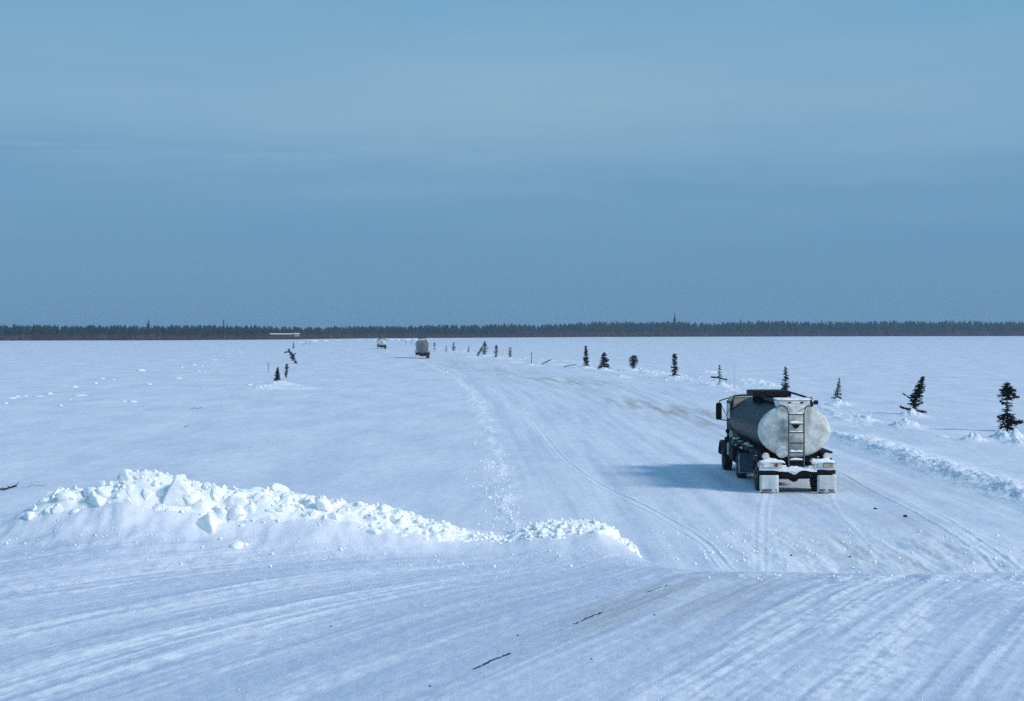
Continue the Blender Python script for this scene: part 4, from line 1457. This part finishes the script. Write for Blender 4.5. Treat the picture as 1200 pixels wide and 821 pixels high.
    b.loft([[(x, y, z) for y, z in pr] for x in (-0.72, 0.72)])
    hd = b.build('bonnet', cab_mat, T)
    b = MB()
    b.box(-0.55, 0.55, 9.69, 9.72, 1.05, 1.6, 0.008)
    for k in range(7):
        b.box(-0.5, 0.5, 9.715, 9.74, 1.09 + k * 0.07, 1.12 + k * 0.07, 0.004)
    b.build('grille', M_RIM, hd)
    b = MB()
    b.box(-1.2, 1.2, 9.75, 9.92, 0.5, 0.82, 0.04)
    b.build('front_bumper', M_DARK, T)
    b = MB()
    b.tube([(-0.95, 7.2, 2.9), (-1.0, 7.15, 4.1)], [0.005, 0.002], 5)
    b.build('antenna', M_BLACK, T)
    return T


tanker('cream-backed tanker truck crusted with snow, closest on the ice road', (9.30, 48.55, -0.03 + gz(9.3, 50)), R(0.15))
x, y = gp(495.3, 419)
tanker('distant grey-green tanker truck with a squarish tank and snowy rim', (x, y, gz(x, y) + 0.0), R(3.5), 4.5, M_GREEN, M_GREEN, M_CREAM, 1.15, 1.0, 2.22, 6.0, False, True)
x, y = gp(447.8, 409.3)
far = tanker('farthest small cream tanker truck, left of the grey-green one', (x, y, gz(x, y)), R(6), 2.3, M_CREAM, M_CREAM, M_DARK, 1.15, 0.86, 2.0, 6.0, False)
far.scale = (0.88, 0.88, 0.84)

# ------------------------------------------------------------------ far shore: forest, willow scrub, cabins
def shore_dist(u):
    return np.interp(u, [-0.9, -0.343, -0.229, -0.154, -0.1, 0.0, 0.057, 0.2, 0.343, 0.9], [500, 640, 655, 700, 775, 850, 905, 965, 1010, 1150])


def far_tree_template(rng, layers, sides):
    """unit-height black spruce: ragged drooping whorls around a pole"""
    V_, F_ = [], []
    rad = rng.uniform(0.10, 0.19)
    base = rng.uniform(0.06, 0.2)
    k0 = 0
    for i in range(3):
        a = 2 * PI * i / 3
        V_.append((0.012 * math.cos(a), 0.012 * math.sin(a), 0))
    V_.append((0, 0, 0.97))
    F_ += [(0, 1, 3), (1, 2, 3), (2, 0, 3)]
    for l in range(layers):
        t = base + (1 - base) * (l / layers) ** 0.95
        t += rng.normal(0, 0.012)
        r = rad * (1 - (l / layers) ** 1.3) * rng.uniform(0.65, 1.25) + 0.018
        if rng.random() < 0.12:
            r *= 1.3
        for s in range(sides):
            if rng.random() < 0.2:
                continue
            a = 2 * PI * (s + rng.random()) / sides
            da = rng.uniform(0.25, 0.6)
            rr = r * rng.uniform(0.7, 1.2)
            o = len(V_)
            V_.append((0, 0, t + 1.1 / layers))
            V_.append((rr * math.cos(a - da), rr * math.sin(a - da), t - rng.uniform(0, 0.06)))
            V_.append((rr * 1.15 * math.cos(a), rr * 1.15 * math.sin(a), t - rng.uniform(0.0, 0.05)))
            V_.append((rr * math.cos(a + da), rr * math.sin(a + da), t - rng.uniform(0, 0.06)))
            F_ += [(o, o + 1, o + 2), (o, o + 2, o + 3)]
    return np.array(V_), np.array(F_)


def scatter(name, temps, inst, m, label, cat):
    nv, nf, off = [], [], 0
    for (k, x, y, z, sx, h, rot) in inst:
        V_, F_ = temps[k]
        c, s = math.cos(rot), math.sin(rot)
        W = np.empty_like(V_)
        W[:, 0] = (V_[:, 0] * c - V_[:, 1] * s) * sx + x
        W[:, 1] = (V_[:, 0] * s + V_[:, 1] * c) * sx + y
        W[:, 2] = V_[:, 2] * h + z
        nv.append(W)
        nf.append(F_ + off)
        off += len(V_)
    me = big_mesh(name, np.concatenate(nv), np.concatenate(nf), m, smooth=False)
    return tag(link(bpy.data.objects.new(name, me)), label, cat, kind='stuff')


rf = np.random.default_rng(77)
TT = [far_tree_template(rf, int(rf.integers(7, 11)), 6) for _ in range(16)]
inst = []
for i in range(8000):
    u = rf.uniform(-0.62, 0.62)
    D = float(shore_dist(u)) + 6 + 75 * rf.random() ** 1.2
    if -0.1635 < u < -0.1415 and D < 728:
        continue
    X, Y = u * D, D
    hm = np.interp(u, [-0.343, -0.2, -0.1, 0.0, 0.08, 0.343], [6.9, 6.6, 6.4, 7.8, 9.3, 10.4])
    hm *= 1 + 0.10 * float(perlin(np.array([u * 26]), np.array([2.0]), 3)[0])
    h = hm * rf.choice([rf.uniform(0.55, 0.9), rf.uniform(0.8, 1.02), rf.uniform(0.95, 1.07)], p=[0.40, 0.54, 0.06])
    inst.append((int(rf.integers(16)), X, Y, -0.1, h * rf.uniform(0.9, 1.7), h, rf.uniform(0, 6.28)))
scatter('forest', TT, inst, M_FOREST, 'dark spruce forest along the far shore of the lake', 'forest')


def willow_template(rng):
    V_, F_ = [], []
    for i in range(16):
        a, r0 = rng.uniform(0, 6.28), rng.uniform(0, 0.25)
        r1 = r0 + rng.uniform(0.1, 0.5)
        w = 0.035
        z1 = rng.uniform(0.5, 1.0)
        o = len(V_)
        b = a + rng.uniform(-0.5, 0.5)
        V_ += [(r0 * math.cos(a) - w * math.sin(a), r0 * math.sin(a) + w * math.cos(a), 0), (r0 * math.cos(a) + w * math.sin(a), r0 * math.sin(a) - w * math.cos(a), 0), (r1 * math.cos(b), r1 * math.sin(b), z1)]
        F_.append((o, o + 1, o + 2))
    return np.array(V_), np.array(F_)


TW = [willow_template(rf) for _ in range(12)]
inst = []
for i in range(7000):
    u = rf.uniform(-0.62, 0.62)
    D = float(shore_dist(u)) + 16 * rf.random() - 1.5 + 1.5 * float(perlin(np.array([u * 60]), np.array([9.0]), 8)[0])
    h = rf.uniform(2.0, 5.0) * (0.75 if u < 0 else 1.0)
    if -0.1635 < u < -0.1415:
        D = min(D, 709)
        h = rf.uniform(1.3, 2.3)
    inst.append((int(rf.integers(12)), u * D, D, -0.05, h * 0.9, h, rf.uniform(0, 6.28)))
scatter('willow_scrub', TW, inst, M_WILLOW, 'brown leafless willow scrub at the foot of the far forest', 'scrub')

# tall spruces that stand clear of the forest's outline
TALL = [(790.5, 367, 'tallest spire rising out of the far forest, above the slender knobby spruce'), (262, 374, 'tall spruce spire standing out of the far forest above the left hand group'), (174, 374.5, 'tall spruce spire at the left end of the far forest'),
        (868, 373, 'spruce spire above the far forest over the cab of the tanker')]
for i, (px, ty, lab) in enumerate(TALL):
    u = (px - 600) / FOC
    D = float(shore_dist(u)) + 12
    H = EYE + (HZ - ty) / FOC * D
    V_, F_ = far_tree_template(rf, 13, 7)
    root = empty('spruce_tree', (u * D, D, -0.1))
    tag(root, lab, 'spruce', 'tall spruces in the far forest')
    o = mesh_obj('crown', V_ * np.array([H * 0.8, H * 0.8, H]), F_, M_FOREST, root)
    b = MB()
    b.tube([(0, 0, -0.2), (0, 0, H * 0.5), (0, 0, H * 0.98)], [0.14, 0.09, 0.02], 6)
    b.build('trunk', M_BARK, root)


def cabin(px0, px1, D, eave, ridge, wall_m, label, name='cabin', depth=5.0):
    x0, x1 = (px0 - 600) / FOC * D, (px1 - 600) / FOC * D
    W = x1 - x0
    T = empty(name, (x0, D, 0))
    tag(T, label, name)
    b = MB()
    b.loft([[(0, 0, 0), (W, 0, 0), (W, depth, 0), (0, depth, 0)], [(0, 0, eave), (W, 0, eave), (W, depth, eave), (0, depth, eave)]])
    b.build('wall', wall_m, T)
    b = MB()
    e = 0.4
    b.loft([[(x, -e, eave - 0.05), (x, depth / 2, ridge), (x, depth + e, eave - 0.05), (x, depth + e, eave + 0.15), (x, depth / 2, ridge + 0.2), (x, -e, eave + 0.15)] for x in (-e, W + e)])
    b.build('snowy_roof', M_SNOW, T)
    if W < 3:
        return T
    b = MB()
    b.box(W * 0.45, W * 0.45 + 0.9, -0.04, 0.03, 0, 1.9, 0.01)
    b.build('door', M_DARK, T)
    if W > 6:
        for f in (0.15, 0.72):
            b = MB()
            b.box(W * f, W * f + 1.2, -0.05, 0.03, 1.0, 1.7, 0.01)
            b.build('window', M_GLASS, T)
    return T


cabin(316, 341, 716, 2.42, 2.62, M_LOG, 'long low cabin with a snow covered roof on the far shore')
cabin(344.5, 349.5, 717, 2.6, 2.75, M_PINK, 'small pale pink shed beside the long cabin on the far shore', 'shed', 3.0)

# ------------------------------------------------------------------ air
hz = bmesh.new()
bmesh.ops.create_cube(hz, size=1.0)
me = bpy.data.meshes.new('haze')
hz.to_mesh(me)
hz.free()
haze = link(bpy.data.objects.new('haze', me))
haze.scale = (26000, 8200, 16.0)
haze.location = (0, 4000 - 30 + 20, 16.0 / 2 - 1.6)
tag(haze, 'thin cold haze over the lake', 'haze', kind='stuff')
m = bpy.data.materials.new('thin_haze')
m.use_nodes = True
nt = m.node_tree
for n_ in list(nt.nodes):
    if n_.type != 'OUTPUT_MATERIAL':
        nt.nodes.remove(n_)
pv = nt.nodes.new('ShaderNodeVolumePrincipled')
pv.inputs['Density'].default_value = 0.00034
pv.inputs['Color'].default_value = (0.55, 0.78, 1.0, 1)
pv.inputs['Anisotropy'].default_value = 0.1
nt.links.new(pv.outputs['Volume'], nt.nodes['Material Output'].inputs['Volume'])
me.materials.append(m)

# ------------------------------------------------------------------ sun and sky
SUN_EL, SUN_AZ = R(33), R(112)      # azimuth clockwise from +Y: from the right and a little behind the camera
to_sun = Vector((math.sin(SUN_AZ) * math.cos(SUN_EL), math.cos(SUN_AZ) * math.cos(SUN_EL), math.sin(SUN_EL)))
sd = bpy.data.lights.new('sun', 'SUN')
sd.energy = 2.6
sd.angle = R(14)
sd.color = (1.0, 0.97, 0.94)
sun = link(bpy.data.objects.new('sun', sd))
sun.rotation_euler = (-to_sun).to_track_quat('-Z', 'Y').to_euler()

w = bpy.data.worlds.new('World')
scene.world = w
w.use_nodes = True
nt = w.node_tree
N, L = nt.nodes, nt.links
bg = N['Background']
sky = N.new('ShaderNodeTexSky')
sky.sky_type = 'NISHITA'
sky.sun_disc = False
sky.sun_elevation = SUN_EL
sky.sun_rotation = SUN_AZ
sky.air_density = 1.0
sky.dust_density = 0.6
sky.ozone_density = 2.0
STR = 0.1
bg.inputs['Strength'].default_value = STR
tc = N.new('ShaderNodeTexCoord')
sep = N.new('ShaderNodeSeparateXYZ')
L.new(tc.outputs['Generated'], sep.inputs['Vector'])
# thin veil of high cloud: tone by elevation, with long flat streaks
mp = N.new('ShaderNodeMapping')
mp.inputs['Scale'].default_value = (2.6, 2.6, 20.0)
L.new(tc.outputs['Generated'], mp.inputs['Vector'])
nz = N.new('ShaderNodeTexNoise')
nz.inputs['Scale'].default_value = 1.6
nz.inputs['Detail'].default_value = 7
nz.inputs['Roughness'].default_value = 0.55
L.new(mp.outputs['Vector'], nz.inputs['Vector'])
ad = N.new('ShaderNodeMath')
ad.operation = 'MULTIPLY_ADD'
L.new(nz.outputs['Fac'], ad.inputs[0])
ad.inputs[1].default_value = 0.075
ad.inputs[2].default_value = -0.0375
ad2 = N.new('ShaderNodeMath')
L.new(sep.outputs['Z'], ad2.inputs[0])
L.new(ad.outputs[0], ad2.inputs[1])
mr = N.new('ShaderNodeMapRange')
mr.inputs['From Min'].default_value = 0.0
mr.inputs['From Max'].default_value = 0.30
L.new(ad2.outputs[0], mr.inputs['Value'])
cr = N.new('ShaderNodeValToRGB')
L.new(mr.outputs['Result'], cr.inputs['Fac'])


def lin(c):
    return tuple((v / 255 / 12.92) if v / 255 <= 0.04045 else ((v / 255 + 0.055) / 1.055) ** 2.4 for v in c)


SKYC = [(0.0, (97, 146, 184)), (0.18, (99, 149, 188)), (0.32, (109, 157, 194)), (0.40, (116, 163, 198)), (0.50, (120, 168, 201)), (0.72, (115, 168, 204)), (1.0, (108, 163, 203))]
els = cr.color_ramp.elements
while len(els) < len(SKYC):
    els.new(0.5)
for e, (p, c) in zip(els, SKYC):
    e.position = p
    e.color = (*lin(c), 1)
# the lighter veil: broad patch of thin cloud above the streaks, fading to both sides
mp2 = N.new('ShaderNodeMapping')
mp2.inputs['Scale'].default_value = (3.0, 3.0, 34.0)
mp2.inputs['Location'].default_value = (0.3, 0.0, 1.7)
L.new(tc.outputs['Generated'], mp2.inputs['Vector'])
nz2 = N.new('ShaderNodeTexNoise')
nz2.inputs['Scale'].default_value = 1.5
nz2.inputs['Detail'].default_value = 8
nz2.inputs['Roughness'].default_value = 0.6
nz2.inputs['Distortion'].default_value = 0.4
L.new(mp2.outputs['Vector'], nz2.inputs['Vector'])


def ramp_of(sock, pts):
    r = N.new('ShaderNodeValToRGB')
    while len(r.color_ramp.elements) < len(pts):
        r.color_ramp.elements.new(0.5)
    for e, (p, v) in zip(r.color_ramp.elements, pts):
        e.position = p
        e.color = (v, v, v, 1)
    L.new(sock, r.inputs['Fac'])
    return r.outputs['Color']


def math_(op, a, b):
    m_ = N.new('ShaderNodeMath')
    m_.operation = op
    for k, v in enumerate((a, b)):
        if hasattr(v, 'is_linked'):
            L.new(v, m_.inputs[k])
        else:
            m_.inputs[k].default_value = v
    return m_.outputs[0]


vz = ramp_of(mr.outputs['Result'], [(0.30, 0.0), (0.39, 0.55), (0.50, 1.0), (0.60, 0.7), (0.72, 0.1), (0.9, 0.0)])
mrx = N.new('ShaderNodeMapRange')
mrx.inputs['From Min'].default_value = -0.5
mrx.inputs['From Max'].default_value = 0.5
L.new(sep.outputs['X'], mrx.inputs['Value'])
vx = ramp_of(mrx.outputs['Result'], [(0.05, 0.15), (0.3, 0.55), (0.48, 1.0), (0.62, 0.8), (0.85, 0.3), (1.0, 0.15)])
vn = ramp_of(nz2.outputs['Fac'], [(0.25, 0.45), (0.7, 1.0)])
veil = math_('MULTIPLY', math_('MULTIPLY', math_('MULTIPLY', vz, vx), vn), 0.78)
vm = N.new('ShaderNodeMix')
vm.data_type = 'RGBA'
L.new(veil, vm.inputs['Factor'])
L.new(cr.outputs['Color'], vm.inputs['A'])
vm.inputs['B'].default_value = (*lin((152, 186, 206)), 1)
# thin darker streaks along the lower edge of the veil
sz = ramp_of(sep.outputs['Z'], [(0.085, 0.0), (0.105, 1.0), (0.118, 1.0), (0.135, 0.0)])
sn = ramp_of(nz2.outputs['Fac'], [(0.42, 0.0), (0.56, 1.0)])
sx_ = ramp_of(mrx.outputs['Result'], [(0.10, 1.0), (0.50, 1.0), (0.60, 0.0)])
stk = math_('MULTIPLY', math_('MULTIPLY', math_('MULTIPLY', sz, sn), sx_), 0.42)
sm = N.new('ShaderNodeMix')
sm.data_type = 'RGBA'
L.new(stk, sm.inputs['Factor'])
L.new(vm.outputs['Result'], sm.inputs['A'])
sm.inputs['B'].default_value = (*lin((98, 148, 192)), 1)
mul = N.new('ShaderNodeVectorMath')
mul.operation = 'SCALE'
mul.inputs['Scale'].default_value = 1.0 / STR
L.new(sm.outputs['Result'], mul.inputs[0])
mix = N.new('ShaderNodeMix')
mix.data_type = 'RGBA'
mix.inputs['Factor'].default_value = 0.93
L.new(sky.outputs['Color'], mix.inputs['A'])
L.new(mul.outputs['Vector'], mix.inputs['B'])
L.new(mix.outputs['Result'], bg.inputs['Color'])

# ------------------------------------------------------------------ camera
cam = bpy.data.cameras.new('camera')
cam.sensor_fit = 'HORIZONTAL'
cam.sensor_width = 36.0
cam.lens = FOC / 1200 * 36.0
cam.shift_y = -(410.5 - HZ) / 1200
cam.clip_start = 0.1
cam.clip_end = 30000
co = link(bpy.data.objects.new('camera', cam))
co.location = (0, 0, EYE)
co.rotation_euler = (PI / 2, 0, 0)
scene.camera = co

vs = scene.view_settings
scene.display_settings.display_device = 'sRGB'
vs.view_transform = 'Standard'
vs.look = 'None'
vs.exposure = 0.0
vs.gamma = 1.0
vs.use_curve_mapping = False
scene.cycles.use_denoising = False
scene.cycles.use_adaptive_sampling = True
scene.cycles.adaptive_threshold = 0.025
scene.cycles.adaptive_min_samples = 24
scene.cycles.max_bounces = 6
scene.cycles.volume_bounces = 0
